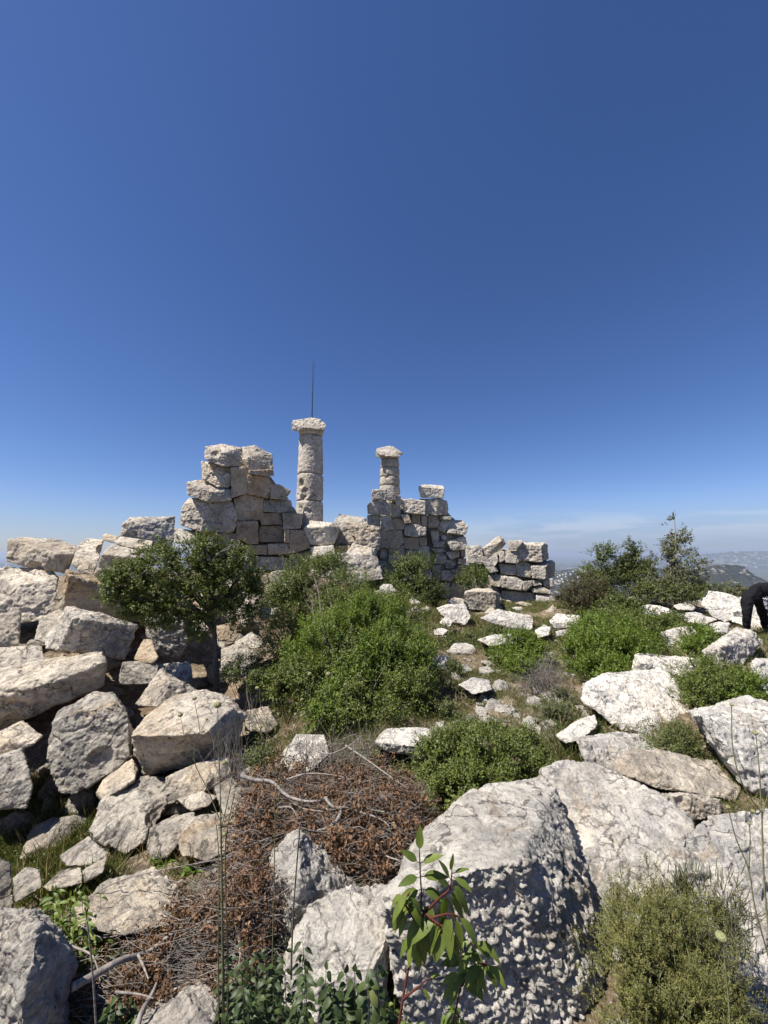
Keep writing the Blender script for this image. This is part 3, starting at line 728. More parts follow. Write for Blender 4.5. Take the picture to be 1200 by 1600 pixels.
# ------------------------------------------------------------------ terrain
CTRL = []
for px, py, d in [(-40,1240,2.75),(40,1240,2.75),(40,1100,3.7),(40,1000,5.2),(60,900,6.6),(-60,1000,5.2),(-60,900,6.6),(150,1200,3.0),(200,1050,4.1),(150,960,5.4),
                  (220,880,7.2),(300,1150,3.2),(330,1045,4.7),(400,960,7.2),(250,1000,5.0)]:
    p = at(px, py, d); CTRL.append((p[0], p[1], p[2] - 0.85, 0.55))
for px, py, d in [(450,893,10.2),(330,893,8.8),(560,895,10.8),(500,885,10.4),(600,893,11.6),(640,950,11.2),(700,950,11.5),(760,962,11),(860,950,12.3),(800,975,9.5)]:
    p = at(px, py, d); CTRL.append((p[0], p[1], p[2] - 0.05, 0.9))
for x, y, z in [(-2.6,1.2,0.0),(-1.2,1.6,0),(-1.0,2.3,0.0),(0,1.0,0),(0,2.2,0),(1.2,1.0,0),(1.0,2.4,0),(.2,3.4,.0),(1.5,3.5,0.05),(2.6,3.0,.05),(2.6,4.6,.1),(.6,5,.02),(1.6,5.6,.05),
                (3.8,5.6,.1),(3,7.5,.05),(1.5,7.8,0),(5,7,0),(7.6,8,-.08),(7,10,.0),(5,11.5,.12),(3.5,11,.08),(6.5,12.5,.15),(0,-2,0),(4,0,0),(9,4,0),(-1.0,3.6,.0),(-.8,5,.1),(-.3,7,.25),(0,9,.35)]:
    CTRL.append((x, y, z, 0.9))
CTRL = np.array(CTRL)
def smooth01(t): t = np.clip(t, 0, 1); return t * t * (3 - 2 * t)
def ground(x, y, detail=True):
    x = np.asarray(x, dtype=np.float64); y = np.asarray(y, dtype=np.float64)
    sh = x.shape; x = x.ravel(); y = y.ravel()
    num = np.zeros_like(x); den = np.zeros_like(x) + 1e-9
    for cx, cy, cz, s in CTRL:
        r2 = (x - cx) ** 2 + (y - cy) ** 2
        w = np.exp(-r2 / (2 * s * s)) + 2e-4 / (1 + r2) ** 2
        num += w * cz; den += w
    z = num / den
    r = np.hypot(x - 1, (y - 4))
    drop = np.maximum(r - 9.8, 0)
    far = smooth01((r - 10) / 6)
    z = z * (1 - far) + (0.05) * far
    z = z - np.where(drop < 6, 0.018 * drop ** 2, 0.65 + 0.34 * (drop - 6))
    z = np.maximum(z, -520 + 12 * fbm(np.stack([x / 900, y / 900, x * 0], 1), 3, 5) * smooth01((r - 1500) / 2000))
    if detail:
        P = np.stack([x, y, x * 0], 1)
        near = 1 - smooth01((r - 25) / 40)
        z = z + near * (fbm(P * 1.1, 3, 51) * 0.06 + fbm(P * 6, 3, 52) * 0.02)
        z = z + (1 - near) * fbm(P * 0.02, 4, 53) * 6 * smooth01((r - 40) / 300)
    return z.reshape(sh)
def gz(x, y): return float(ground(np.array([x]), np.array([y]))[0])

_hx = np.arange(-12, 14.01, 0.06); _hy = np.arange(-2, 17.01, 0.06)
_HG = ground(*np.meshgrid(_hx, _hy))
def gfast(x, y):
    u = np.clip((np.asarray(x) + 12) / .06, 0, len(_hx) - 1.001); v = np.clip((np.asarray(y) + 2) / .06, 0, len(_hy) - 1.001)
    i = u.astype(int); j = v.astype(int); a = u - i; b = v - j
    return (_HG[j, i] * (1 - a) + _HG[j, i + 1] * a) * (1 - b) + (_HG[j + 1, i] * (1 - a) + _HG[j + 1, i + 1] * a) * b
def gz(x, y): return float(gfast(np.float64(x), np.float64(y)))

def soil_mat():
    s = NT('dry_soil')
    tc = s.n('ShaderNodeTexCoord'); v = tc.outputs['Object']
    a = s.noise(v, 0.9, 6, 0.6); b = s.noise(v, 9, 8, 0.7); c = s.noise(v, 60, 6, 0.75)
    col = s.mix(s.ramp(a, 0.38, 0.62), (0.17, 0.115, 0.075), (0.12, 0.10, 0.065))
    col = s.mix(s.ramp(b, 0.48, 0.62), col, (0.30, 0.24, 0.17))
    col = s.mix(s.ramp(c, 0.55, 0.63, 0, .8), col, (0.45, 0.41, 0.34))
    col = s.mix(s.ramp(c, 0.45, 0.36, 0, .7), col, (0.05, 0.045, 0.025))
    # scrub cover away from the summit
    gd = s.n('ShaderNodeVectorMath', operation='LENGTH'); s.link(v, gd.inputs[0])
    far = s.ramp(gd.outputs['Value'], 18, 60)
    f1 = s.noise(v, 0.02, 10, 0.72)
    fc = s.mix(s.ramp(f1, 0.42, 0.62), (0.035, 0.05, 0.022), (0.13, 0.125, 0.085))
    col = s.mix(far, col, fc)
    n = s.bump(b, 0.8, 0.05); n = s.bump(c, 0.8, 0.012, n)
    s.bsdf(col, 0.97, n, 0.1)
    return s.m
M['soil'] = soil_mat()
def axis(a, b, step, far, grow=1.16):
    c = list(np.arange(a, b + 1e-6, step)); s = step; lo = [a]; hi = [b]
    while hi[-1] < far: s *= grow; hi.append(hi[-1] + s); lo.append(lo[-1] - s)
    return np.array(lo[:0:-1] + c + hi[1:])
gx = axis(-8.0, 9.0, 0.06, 40000); gy = axis(-1.0, 15.0, 0.06, 40000)
GX, GY = np.meshgrid(gx, gy)
GZ = ground(GX, GY)
nx, ny = len(gx), len(gy)
mb = MB()
idx = np.arange(nx * ny).reshape(ny, nx)
F = np.stack([idx[:-1, :-1], idx[:-1, 1:], idx[1:, 1:], idx[1:, :-1]], -1).reshape(-1, 4)
mb.add(np.stack([GX, GY, GZ], -1).reshape(-1, 3), F)
gnd = mb.build('ground', M['soil'], smooth=True)
tag(gnd, None, None, kind='structure')

# ------------------------------------------------------------------ far hills
def hill_mat(name, forest, rock, amt, scl):
    s = NT(name)
    tc = s.n('ShaderNodeTexCoord'); v = tc.outputs['Object']
    mp = s.n('ShaderNodeMapping'); mp.inputs['Scale'].default_value = (1, 1, 3.2); s.link(v, mp.inputs[0])
    a = s.noise(mp.outputs[0], 0.010 * scl, 10, 0.68, 0.5); b = s.noise(v, 0.05 * scl, 6, 0.7)
    col = s.mix(s.ramp(b, 0.35, 0.65), forest, tuple(c * 1.7 for c in forest))
    col = s.mix(s.math('MULTIPLY', s.ramp(a, 0.53 - amt, 0.57), s.ramp(s.noise(v, 0.03 * scl, 5, .7), 0.42, 0.6)), col, rock)
    s.bsdf(col, 0.95, s.bump(b, 1.0, 8.0 / scl), 0.1)
    return s.m
M['hill_near'] = hill_mat('wooded_hill', (0.022, 0.026, 0.023), (0.24, 0.22, 0.19), 0.0, 1.0)
M['hill_far'] = hill_mat('distant_hill', (0.04, 0.05, 0.035), (0.32, 0.29, 0.25), 0.0, 0.35)
def hill(name, crest, dist, mat, seed, rough, slope=0.62, base=-520):
    crest = np.array(crest, dtype=float)
    n = 260
    pxs = np.linspace(crest[0, 0], crest[-1, 0], n); pys = np.interp(pxs, crest[:, 0], crest[:, 1])
    C = np.array([at(a, b, dist) for a, b in zip(pxs, pys)])
    half = (C[:, 2].max() - base) / slope
    m = 110
    vs = np.linspace(-1, 1, m)
    X = np.repeat(C[:, 0][None], m, 0) * (1 + vs[:, None] * half / dist * 0.35)
    Y = dist + vs[:, None] * half + 0 * X
    H = C[:, 2][None] - base
    prof = np.clip(1 - np.abs(vs), 0, 1)[:, None] ** 0.85
    edge = smooth01(np.minimum(np.arange(n), n - 1 - np.arange(n)) / 18.0)[None]
    P = np.stack([X.ravel(), Y.ravel(), 0 * X.ravel()], 1)
    nz = fbm(P / (half * 0.35), 5, seed).reshape(X.shape)
    Z = base - 2 + H * prof * (1 + 0 * edge) + nz * rough * (1 - prof ** 6) * np.minimum(1, prof * 3)
    Z += fbm(P / (half * 0.06), 3, seed + 3).reshape(X.shape) * rough * 0.12
    bm_ = MB(); idx = np.arange(n * m).reshape(m, n)
    Fh = np.stack([idx[:-1, :-1], idx[:-1, 1:], idx[1:, 1:], idx[1:, :-1]], -1).reshape(-1, 4)
    bm_.add(np.stack([X, Y, Z], -1).reshape(-1, 3), Fh)
    o = bm_.build(name, mat, smooth=True)
    return tag(o, None, None, kind='structure'), (X, Y, Z)
hill('hill', [(960,925),(1010,908),(1060,894),(1090,887.5),(1120,881.5),(1148,881),(1162,885),(1175,896),(1200,908),(1250,935),(1330,990)], 2300, M['hill_near'], 61, 60)
_, hv = hill('hill', [(640,915),(700,905),(780,896),(866,891),(885,889.5),(920,885),(960,879),(1000,883),(1060,893),(1120,915)], 3400, M['hill_near'], 67, 90)
hill('distant_hill', [(780,886),(860,884.5),(900,884.5),(940,885),(980,881),(1060,871),(1090,866.5),(1120,864),(1160,861),(1200,861),(1260,865),(1400,870),(1600,880)], 13000, M['hill_far'], 71, 170, 0.42)
hill('distant_hill', [(-400,884),(-200,882),(0,880),(200,884),(400,887)], 11000, M['hill_far'], 75, 120, 0.42)

# village houses on the wooded hill
def house_mats():
    s = NT('house_plaster'); s.bsdf((0.62, 0.56, 0.47), 0.9); a = s.m
    s = NT('roof_slab'); s.bsdf((0.50, 0.45, 0.38), 0.9); b = s.m
    s = NT('window_dark'); s.bsdf((0.05, 0.055, 0.06), 0.4); c = s.m
    return a, b, c
HW, HR, HG = house_mats()
def box(mb_, x0, x1, y0, y1, z0, z1, rnd=0.5):
    V = [(x, y, z) for z in (z0, z1) for y in (y0, y1) for x in (x0, x1)]
    mb_.add(V, [(0, 2, 3, 1), (4, 5, 7, 6), (0, 1, 5, 4), (2, 6, 7, 3), (0, 4, 6, 2), (1, 3, 7, 5)], rnd)
hx = hv[0]; hy = hv[1]; hz = hv[2]
hr = random.Random(3)
cells = []
PXs = 600 + hx / hy * FPX; PYs = 862 - (hz - CAMZ) / hy * FPX
spots = [(873,899),(878,897),(882,898),(869,902),(875,904),(881,902),(888,898),(893,893),(897,892),(904,890),(909,889),(900,902),(906,903),(911,901),(870,907),(876,908),(883,907),(912,895),(894,908),(890,914),(897,915),(866,910),(914,887),(903,897)]
for (sx, sy) in spots:
    e = (PXs - sx) ** 2 + (PYs - sy) ** 2
    e = np.where(hy > 3400, 1e9, e)
    j = np.unravel_index(np.argmin(e), e.shape)
    cells.append((hx[j], hy[j], hz[j]))
for i, c in enumerate(cells):
    w = hr.uniform(9, 20); dd = hr.uniform(9, 13); h = hr.uniform(6, 13)
    hr_t = thing('village_house', "pale plastered flat-roofed house among the village houses on the wooded hill beyond the low wall", 'house', c, 'village houses on the wooded hill')
    q = MB(); box(q, -w/2, w/2, -dd/2, dd/2, -6, h); q.build('wall', HW, hr_t)
    q = MB(); box(q, -w/2-.4, w/2+.4, -dd/2-.4, dd/2+.4, h, h+.7); q.build('roof', HR, hr_t)
    for k in range(3):
        xx = -w/2 + w * (k + .5) / 3
        q = MB(); box(q, xx-.8, xx+.8, -dd/2-.1, -dd/2+.2, h-4, h-2); q.build('window', HG, hr_t)

# ------------------------------------------------------------------ columns
def drum(name, parent, cx, cy, z0, z1, r0, r1, seed, holes=(), dent=0.02):
    nth, nz_ = 120, max(10, int((z1 - z0) / 0.022))
    th = np.arange(nth) * 2 * math.pi / nth; zz = np.linspace(0, 1, nz_)
    T, Zt = np.meshgrid(th, zz)
    R = r0 + (r1 - r0) * Zt
    zm = Zt * (z1 - z0)
    edge = np.minimum(zm, (z1 - z0) - zm)
    R = R - 0.034 * np.exp(-edge / 0.02)
    P = np.stack([np.cos(T) * R, np.sin(T) * R, z0 + zm], -1).reshape(-1, 3)
    ns = fbm(P * 3.2, 3, seed) * 0.008 + fbm(P * 14, 4, seed + 5) * dent * 0.5 + fbm(P * 40, 2, seed + 9) * 0.006
    bite = np.clip(fbm(P * 2.4, 3, seed + 13) - 0.42, 0, 1) * 0.22
    ns = ns - bite
    for (ha, hz_, hr_, hd) in holes:
        dx = ((T.ravel() - ha + math.pi) % (2 * math.pi) - math.pi) * r0; dz = P[:, 2] - hz_
        ns = ns - hd * np.clip(1 - (dx ** 2 + (dz / 1.3) ** 2) / hr_ ** 2, 0, 1) ** 0.5
    s = (R.ravel() + ns)
    V = np.stack([np.cos(T.ravel()) * s, np.sin(T.ravel()) * s, P[:, 2]], 1)
    idx = np.arange(nth * nz_).reshape(nz_, nth)
    F = np.stack([idx[:-1], np.roll(idx[:-1], -1, 1), np.roll(idx[1:], -1, 1), idx[1:]], -1).reshape(-1, 4)
    q = MB(); q.add(V, F)
    q.add([[0, 0, z1 - .01]] + list(V[idx[-1]]), [(0, i + 1, (i + 1) % nth + 1) for i in range(nth)])
    q.add([[0, 0, z0 + .01]] + list(V[idx[0]]), [(0, (i + 1) % nth + 1, i + 1) for i in range(nth)])
    return q.build(name, M['column'], parent, smooth=True)
def zat(px, py, d): return at(px, py, d)[2]
D1 = 11.5; b1 = at(483.5, 812, D1)
g1 = 0.95
col1 = thing('stone_column', "tall weathered stone column of three drums with a broken capital and thin rods on top", 'column', (b1[0], b1[1], g1), 'standing columns of the ruin')
def rz(py, d): return zat(485, py, d)
rad = lambda w, d: w / 2 * d / FPX
o = g1
tz = [rz(784, D1) - o, rz(742.5, D1) - o, rz(683, D1) - o, rz(668, D1) - o]
drum('column_drum', col1, 0, 0, -.3, tz[0], rad(42.5, D1), rad(41, D1), 101)
drum('column_drum', col1, 0, 0, tz[0] + .012, tz[1], rad(41.3, D1), rad(40, D1), 111, holes=[(-2.15, tz[0] + .50, .10, .10), (-1.75, tz[0] + .20, .13, .05)])
drum('column_drum', col1, 0, 0, tz[1] + .012, tz[2], rad(40, D1), rad(36.5, D1), 121)
drum('capital_neck', col1, 0, 0, tz[2] + .012, tz[3], rad(37.5, D1), rad(43, D1), 131, dent=.01)
S('capital', None, None, D1 - .42, .85, 'column', "457,662 459,657,.1 470,656,.15 485,653,.2 500,656,.15 508,663,.1 507,671 480,668,-.06 468,670,-.02 458,673", parent=col1, bulge=.02, chips=5, rough=1.9, res=.5)
D2 = 13.0; b2 = at(609, 775, D2)
g2 = 0.3
col2 = thing('stone_column', "shorter stone column rising behind the narrow pillar, its capital ending in two horn-like corners", 'column', (b2[0], b2[1], g2), 'standing columns of the ruin')
def rz2(py): return zat(609, py, D2) - g2
drum('column_drum', col2, 0, 0, -.4, rz2(773), rad(33, D2), rad(32.5, D2), 201)
drum('column_drum', col2, 0, 0, rz2(772.6), rz2(760), rad(33, D2), rad(32, D2), 203)
drum('column_drum', col2, 0, 0, rz2(759.6), rz2(746), rad(32, D2), rad(31, D2), 211, dent=.03)
drum('column_drum', col2, 0, 0, rz2(745.6), rz2(732), rad(31, D2), rad(30, D2), 221)
drum('column_drum', col2, 0, 0, rz2(731.6), rz2(718.5), rad(30, D2), rad(29, D2), 231)
drum('capital_neck', col2, 0, 0, rz2(718.2), rz2(709), rad(29.5, D2), rad(31, D2), 241, dent=.012)
S('capital', None, None, D2 - .42, .8, 'column', "588,706 590,701,.1 598,699,.2 607,697,.25 614,698,.2 623,705,.1 629,708,.05 623,713 600,713,-.06 592,710", parent=col2, bulge=.02, chips=2, rough=1.4, res=.5)
S('volute', None, None, D2 - .40, .25, 'column', "587,706 594,704 598,711 593,715 588,715", parent=col2, bulge=.0, chips=1, res=.5)
S('volute', None, None, D2 - .40, .25, 'column', "618,706 630,707 628,711 619,714", parent=col2, bulge=.0, chips=1, res=.5)

s_ = NT('dark_metal'); s_.bsdf((0.03, 0.03, 0.035), 0.5, None, 0.5); M['metal'] = s_.m
p0 = at(487, 655, D1)
ant = thing('antenna', "thin upright metal rods fixed on top of the tall column's capital", 'antenna', p0)
a1 = at(489.2, 565, D1) - p0; a2 = at(491.2, 567, D1) - p0; a3 = at(488, 612, D1) - p0
q = MB(); q.tube([(0, 0, -.1), a3, a1], [.012, .009, .006], 6); q.build('rod', M['metal'], ant)
q = MB(); q.tube([(0.02, 0, -.1), a3 + [.015, 0, 0], a2], [.008, .006, .005], 6); q.build('rod', M['metal'], ant)
q = MB(); q.tube([(0, 0, -.06), (0, 0, .06)], [.05, .045], 8); q.build('socket', M['metal'], ant)
build_stones()

bpy.context.view_layer.update()
_dg = bpy.context.evaluated_depsgraph_get()
def hit(px, py):
    r = ray(px, py); r = r / np.linalg.norm(r)
    ok, loc, *_ = SC.ray_cast(_dg, Vector((0, 0, CAMZ)), Vector(r))
    return np.array(loc) if ok else at(px, py, 2)
ROS = [hit(254, 1352), hit(303, 1362), hit(338, 1352)]
# ------------------------------------------------------------------ foliage
def leaf_mat(name, c1, c2, c3=None, trans=0.22, rough=0.5, spec=0.35):
    s = NT(name)
    at_ = s.n('ShaderNodeAttribute'); at_.attribute_name = 'rnd'
    f = at_.outputs['Fac']
    col = s.mix(s.ramp(f, 0, 0.85, 0, 1, False), c1, c2)
    tcc = s.n('ShaderNodeTexCoord'); nv = s.noise(tcc.outputs['Object'], 70, 5, .7)
    col = s.mix(s.ramp(nv, .4, .66, 0, .45), col, s.mix(1.0, col, (1.7, 1.45, 1.2), 'MULTIPLY'))
    if c3: col = s.mix(s.ramp(f, 0.90, 0.93), col, c3)
    b = s.n('ShaderNodeBsdfPrincipled'); s.link(col, b.inputs['Base Color'])
    b.inputs['Roughness'].default_value = rough; b.inputs['Specular IOR Level'].default_value = spec
    t = s.n('ShaderNodeBsdfTranslucent')
    tcol = s.mix(1.0, col, (1.25, 1.35, 0.55), 'MULTIPLY'); s.link(tcol, t.inputs[0])
    mx = s.n('ShaderNodeMixShader'); mx.inputs[0].default_value = trans
    s.link(b.outputs[0], mx.inputs[1]); s.link(t.outputs[0], mx.inputs[2]); s.link(mx.outputs[0], s.out.inputs[0])
    return s.m
def bark_mat(name, a, b):
    s = NT(name); tc = s.n('ShaderNodeTexCoord'); v = tc.outputs['Object']
    n = s.noise(v, 45, 6, 0.7)
    s.bsdf(s.mix(s.ramp(n, 0.35, 0.65), a, b), 0.9, s.bump(n, 0.6, 0.006), 0.1); return s.m
M['oak'] = leaf_mat('dark_oak_leaves', (0.045, 0.065, 0.018), (0.115, 0.145, 0.038), (0.20, 0.20, 0.08))
M['green'] = leaf_mat('mid_green_leaves', (0.045, 0.068, 0.015), (0.125, 0.155, 0.032), (0.21, 0.21, 0.065))
M['olive'] = leaf_mat('olive_green_leaves', (0.045, 0.062, 0.018), (0.115, 0.135, 0.042), (0.20, 0.18, 0.08))
M['bright'] = leaf_mat('bright_green_leaves', (0.060, 0.098, 0.016), (0.145, 0.20, 0.033), (0.23, 0.26, 0.07), 0.35)
M['dusty'] = leaf_mat('dusty_green_leaves', (0.07, 0.08, 0.04), (0.15, 0.155, 0.08), (0.24, 0.21, 0.13))
M['brownbush'] = leaf_mat('brownish_heath_leaves', (0.045, 0.045, 0.022), (0.10, 0.09, 0.042), (0.15, 0.12, 0.065), 0.2)
M['thyme'] = leaf_mat('wiry_olive_leaves', (0.082, 0.092, 0.028), (0.185, 0.185, 0.058), (0.28, 0.22, 0.13), 0.25)
M['dry'] = leaf_mat('dry_brown_leaves', (0.055, 0.034, 0.023), (0.21, 0.125, 0.075), (0.36, 0.25, 0.16), 0.15, 0.7, 0.15)
M['sapling'] = leaf_mat('glossy_sapling_leaves', (0.065, 0.098, 0.018), (0.14, 0.18, 0.034), (0.15, 0.19, 0.05), 0.3, 0.5, 0.35)
M['rosette'] = leaf_mat('fresh_green_leaves', (0.10, 0.17, 0.03), (0.18, 0.26, 0.05), (0.24, 0.28, 0.10), 0.35)
M['grass'] = leaf_mat('grass_blades', (0.07, 0.10, 0.025), (0.16, 0.17, 0.06), (0.38, 0.31, 0.18), 0.3)
M['straw'] = leaf_mat('straw_blades', (0.22, 0.18, 0.10), (0.38, 0.31, 0.18), (0.16, 0.14, 0.07), 0.2)
M['bark'] = bark_mat('grey_bark', (0.20, 0.18, 0.16), (0.34, 0.31, 0.28))
M['darkbark'] = bark_mat('dark_bark', (0.07, 0.06, 0.05), (0.16, 0.14, 0.12))
M['deadwood'] = bark_mat('bleached_dead_wood', (0.15, 0.13, 0.115), (0.31, 0.275, 0.245))
M['redstem'] = bark_mat('dark_red_stem', (0.07, 0.022, 0.018), (0.11, 0.04, 0.03))
M['drystem'] = bark_mat('dry_green_stem', (0.10, 0.11, 0.05), (0.19, 0.18, 0.10))
M['greenstem'] = bark_mat('green_stem', (0.07, 0.09, 0.03), (0.13, 0.15, 0.06))

def lobes3(lobes):
    out = []
    for l in lobes:
        px, py, d, rx, ry = l[:5]
        for _ in range(40):
            c = at(px, py, d); rz_ = ry * np.linalg.norm(c - [0, 0, CAMZ]) / FPX
            if c[2] - .75 * rz_ >= gz(c[0], c[1]): break
            d *= .985
        k = np.linalg.norm(c - [0, 0, CAMZ]) / FPX * 0.98
        out.append((c, rx * k, (l[5] if len(l) > 5 else rx * k * 0.8), ry * k))
    return out
def sample_lobes(LB, n, R, shell=0.42, gapf=5.0, gap=-0.12, seed=0):
    w = np.array([(rx * ry * rz) ** 0.67 for _, rx, ry, rz in LB]); w /= w.sum()
    P = []; Dn = []
    tot = 0
    while tot < n:
        m = int((n - tot) * 1.7) + 50
        ch = R.choice(len(LB), m, p=w)
        v = R.normal(size=(m, 3)); v /= np.linalg.norm(v, axis=1)[:, None]
        r = R.random(m) ** shell
        C = np.array([LB[i][0] for i in ch]); Rd = np.array([[LB[i][1], LB[i][2], LB[i][3]] for i in ch])
        wob = 1 + 0.5 * fbm(v * 2.1 + ch[:, None] * 3.3, 2, seed + 5)
        p = C + v * Rd * (r * wob)[:, None]
        ok = fbm(p * gapf, 2, seed + 9) > gap
        P.append(p[ok]); Dn.append((v * r[:, None])[ok]); tot += ok.sum()
    return np.concatenate(P)[:n], np.concatenate(Dn)[:n]
def sprigs(mb, P, Out, R, k, slen, leaf, wid, up=0.45, droop=0.0, spread=0.9, twig=None, twr=0.0012, compact=1.0, fold=.18):
    n = len(P)
    ax = Out * 0.8 + R.normal(size=(n, 3)) * 0.45 + np.array([0, 0, up]); ax /= np.linalg.norm(ax, axis=1)[:, None]
    r0 = R.random(n)
    for j in range(k):
        t = (j + 0.5) / k
        side = R.normal(size=(n, 3)); side -= ax * np.sum(side * ax, 1)[:, None]; side /= np.linalg.norm(side, axis=1)[:, None]
        pos = P + ax * (slen * t)
        D = ax * 0.55 + side * spread - np.array([0, 0, droop])
        N = ax * 0.8 - side * 0.4 + R.normal(size=(n, 3)) * 0.35 + np.array([0, 0, .3])
        L = leaf * R.uniform(0.7, 1.25, n) * (1 - 0.3 * t)
        mb.leaves(pos, D, N, L, L * wid, np.clip(r0 * 0.65 + R.random(n) * 0.35, 0, 1), fold)
    if twig is not None:
        m = min(n, 1400)
        for i in R.choice(n, m, replace=False):
            twig.tube([P[i] - ax[i] * slen * .4, P[i] + ax[i] * slen], [twr * 1.5, twr * .5], 3)
def branches(mb, base, targets, R, r0, jitter=0.06, sides=5):
    for t in targets:
        t = np.asarray(t); L = np.linalg.norm(t - base)
        mid1 = base + (t - base) * 0.33 + R.normal(size=3) * jitter * L * .6 + np.array([0, 0, .08 * L])
        mid2 = base + (t - base) * 0.68 + R.normal(size=3) * jitter * L * .6 + np.array([0, 0, .05 * L])
        c = curve([base, mid1, mid2, t], 4)
        mb.tube(c, np.linspace(r0, r0 * 0.22, len(c)), sides)
SH = [0]
def shrub(name, label, cat, lobes, leaf, wid, n, mat, base, group=None, k=6, slen=0.07, up=.45, gap=-.12, gapf=5.0, shell=.42, bark='darkbark', r0=.012, nb=14, spread=.9, droop=0., twigs=False, fork=None, parts=('stems', 'foliage'), extra=None):
    SH[0] += 1
    R = np.random.default_rng(900 + SH[0] * 13)
    LB = lobes3(lobes)
    b = at(*base); b[2] = gz(b[0], b[1]) if base[2] > 0 else b[2]
    root = thing(name, label, cat, b, group)
    P, O = sample_lobes(LB, n // k, R, shell, gapf, gap, SH[0])
    P -= b
    tw = MB()
    cs = [P[i] for i in R.choice(len(P), nb)]
    ht = P[:, 2].max(); r0 = min(r0, .0085 * ht)
    fk = np.array([0, 0, -.05]) if fork is None else at(*fork) - b
    branches(tw, fk, cs, R, r0)
    q = MB(); sprigs(q, P, O, R, k, slen, leaf, wid, up, droop, spread, tw if twigs else None)
    if extra: extra(root, q, tw, R, b)
    tw.build(parts[0], M[bark], root); q.build(parts[1], M[mat], root)
    return root

# the crooked little oak among the blocks
def oak_extra(root, q, tw, R, b):
    def W_(px, py, d): return at(px, py, d) - b
    tr = curve([W_(339, 1105, 4.6), W_(338, 1062, 4.6), W_(337, 1020, 4.6), W_(334, 985, 4.62), W_(331, 950, 4.6), W_(326, 915, 4.6), W_(330, 880, 4.6)], 5)
    m = MB(); m.tube(tr, np.linspace(.032, .017, len(tr)) * (1 + .12 * np.sin(np.arange(len(tr)) * 2.1)), 8); m.build('trunk', M['darkbark'], root, smooth=True)
    for pts, r in [([(334, 985, 4.62), (315, 962, 4.5), (296, 945, 4.4), (270, 925, 4.3), (235, 905, 4.2)], .03), ([(333, 965, 4.62), (350, 935, 4.7), (372, 905, 4.7), (395, 895, 4.7)], .025),
                   ([(328, 925, 4.6), (310, 890, 4.6), (300, 860, 4.6), (286, 838, 4.6)], .018), ([(329, 905, 4.6), (345, 870, 4.5), (368, 852, 4.5)], .015),
                   ([(300, 948, 4.4), (255, 945, 4.3), (205, 928, 4.2), (175, 915, 4.2)], .018)]:
        c = curve([W_(*p) for p in pts], 5); tw.tube(c, np.linspace(r, r * .3, len(c)), 6)
    for pts in [[(322, 905, 4.5), (331, 878, 4.4), (345, 862, 4.4), (368, 849, 4.4)], [(331, 878, 4.4), (322, 860, 4.4), (331, 842, 4.4), (341, 828, 4.4)], [(318, 862, 4.4), (300, 852, 4.4), (285, 840, 4.4)],
                [(345, 862, 4.4), (356, 858, 4.4), (362, 850, 4.4)], [(331, 850, 4.4), (328, 838, 4.4)], [(300, 880, 4.3), (292, 900, 4.3), (296, 915, 4.25)], [(318, 870, 4.4), (319, 855, 4.4)],
                [(178, 912, 4.1), (168, 915, 4.1), (160, 912, 4.1)], [(230, 890, 4.1), (215, 900, 4.1), (195, 905, 4.1)], [(285, 905, 4.2), (270, 893, 4.2), (262, 900, 4.2)]]:
        c = curve([W_(*p) for p in pts], 4); dead = MB(); dead.tube(c, np.linspace(.007, .003, len(c)), 4); dead.build('bare_twig', M['deadwood'], root)
shrub('oak_tree', "crooked little dark green oak with a few bare grey twigs, growing among the tumbled blocks", 'tree',
      [(235,900,4.35,55,30),(185,905,4.2,26,16),(180,930,4.2,20,12),(215,950,4.25,34,16),(255,972,4.3,26,12),(298,968,4.35,26,12),(375,970,4.6,22,14),(345,955,4.5,26,14),(400,955,4.6,18,14),(310,990,4.35,18,10),(195,945,4.2,16,10),(215,880,4.3,30,14),(405,925,4.7,18,12),(372,868,4.6,26,12),(250,862,4.5,30,12),(300,882,4.5,58,34),(355,890,4.6,48,38),(262,938,4.4,48,26),(392,912,4.7,24,26),(200,915,4.2,32,20),(322,922,4.5,52,28),(318,852,4.5,34,17),(212,960,4.2,14,14),(380,948,4.7,26,18),(270,960,4.5,30,14)],
      .026, .62, 70000, 'green', (337, 1062, 4.6), k=7, slen=.06, gap=.0, gapf=7.5, twigs=True, extra=oak_extra, parts=('branches', 'crown'), shell=.6, fork=(333, 965, 4.6))
shrub('shrub', "low dark undergrowth in the shade between the tree's foot and the largest shrub", 'shrub', [(385,1042,4.5,24,14),(400,1060,4.4,16,12),(365,1052,4.4,14,10)], .022, .5, 7000, 'oak', (385, 1075, 4.4), k=6, slen=.06)
# large green shrub in the centre
def cen(mat): return None
shrub('shrub', "largest shrub of all, dark olive green and dense, in the centre below the tall column", 'shrub',
      [(440,935,5.4,22,36),(468,925,5.6,46,48),(512,886,5.8,36,22),(545,945,5.4,62,48),(618,965,5.3,46,38),(452,1000,5.0,44,50),(545,1040,4.8,66,52),(626,1045,4.7,44,46),(470,1070,4.5,46,40),(585,1092,4.4,62,32),(652,1085,4.6,26,32),(430,1050,4.8,22,34),(520,1115,4.15,40,22)],
      .030, .5, 120000, 'green', (550, 1130, 4.0), k=7, slen=.12, gap=.04, gapf=4.6, nb=30, r0=.02, twigs=True)
shrub('shrub', "fresh bright green shrub with narrow leaflets growing out of the middle of the largest shrub", 'shrub',
      [(580,960,4.9,52,28),(630,985,4.85,30,30),(520,1000,4.6,60,40),(610,1022,4.4,62,40),(555,1050,4.3,62,40),(655,1035,4.4,26,30),(480,1030,4.5,34,34),(585,985,4.7,60,40)],
      .040, .36, 42000, 'bright', (560, 1135, 3.9), k=9, slen=.13, gap=.02, gapf=4.5, nb=16, up=.9, spread=.75)
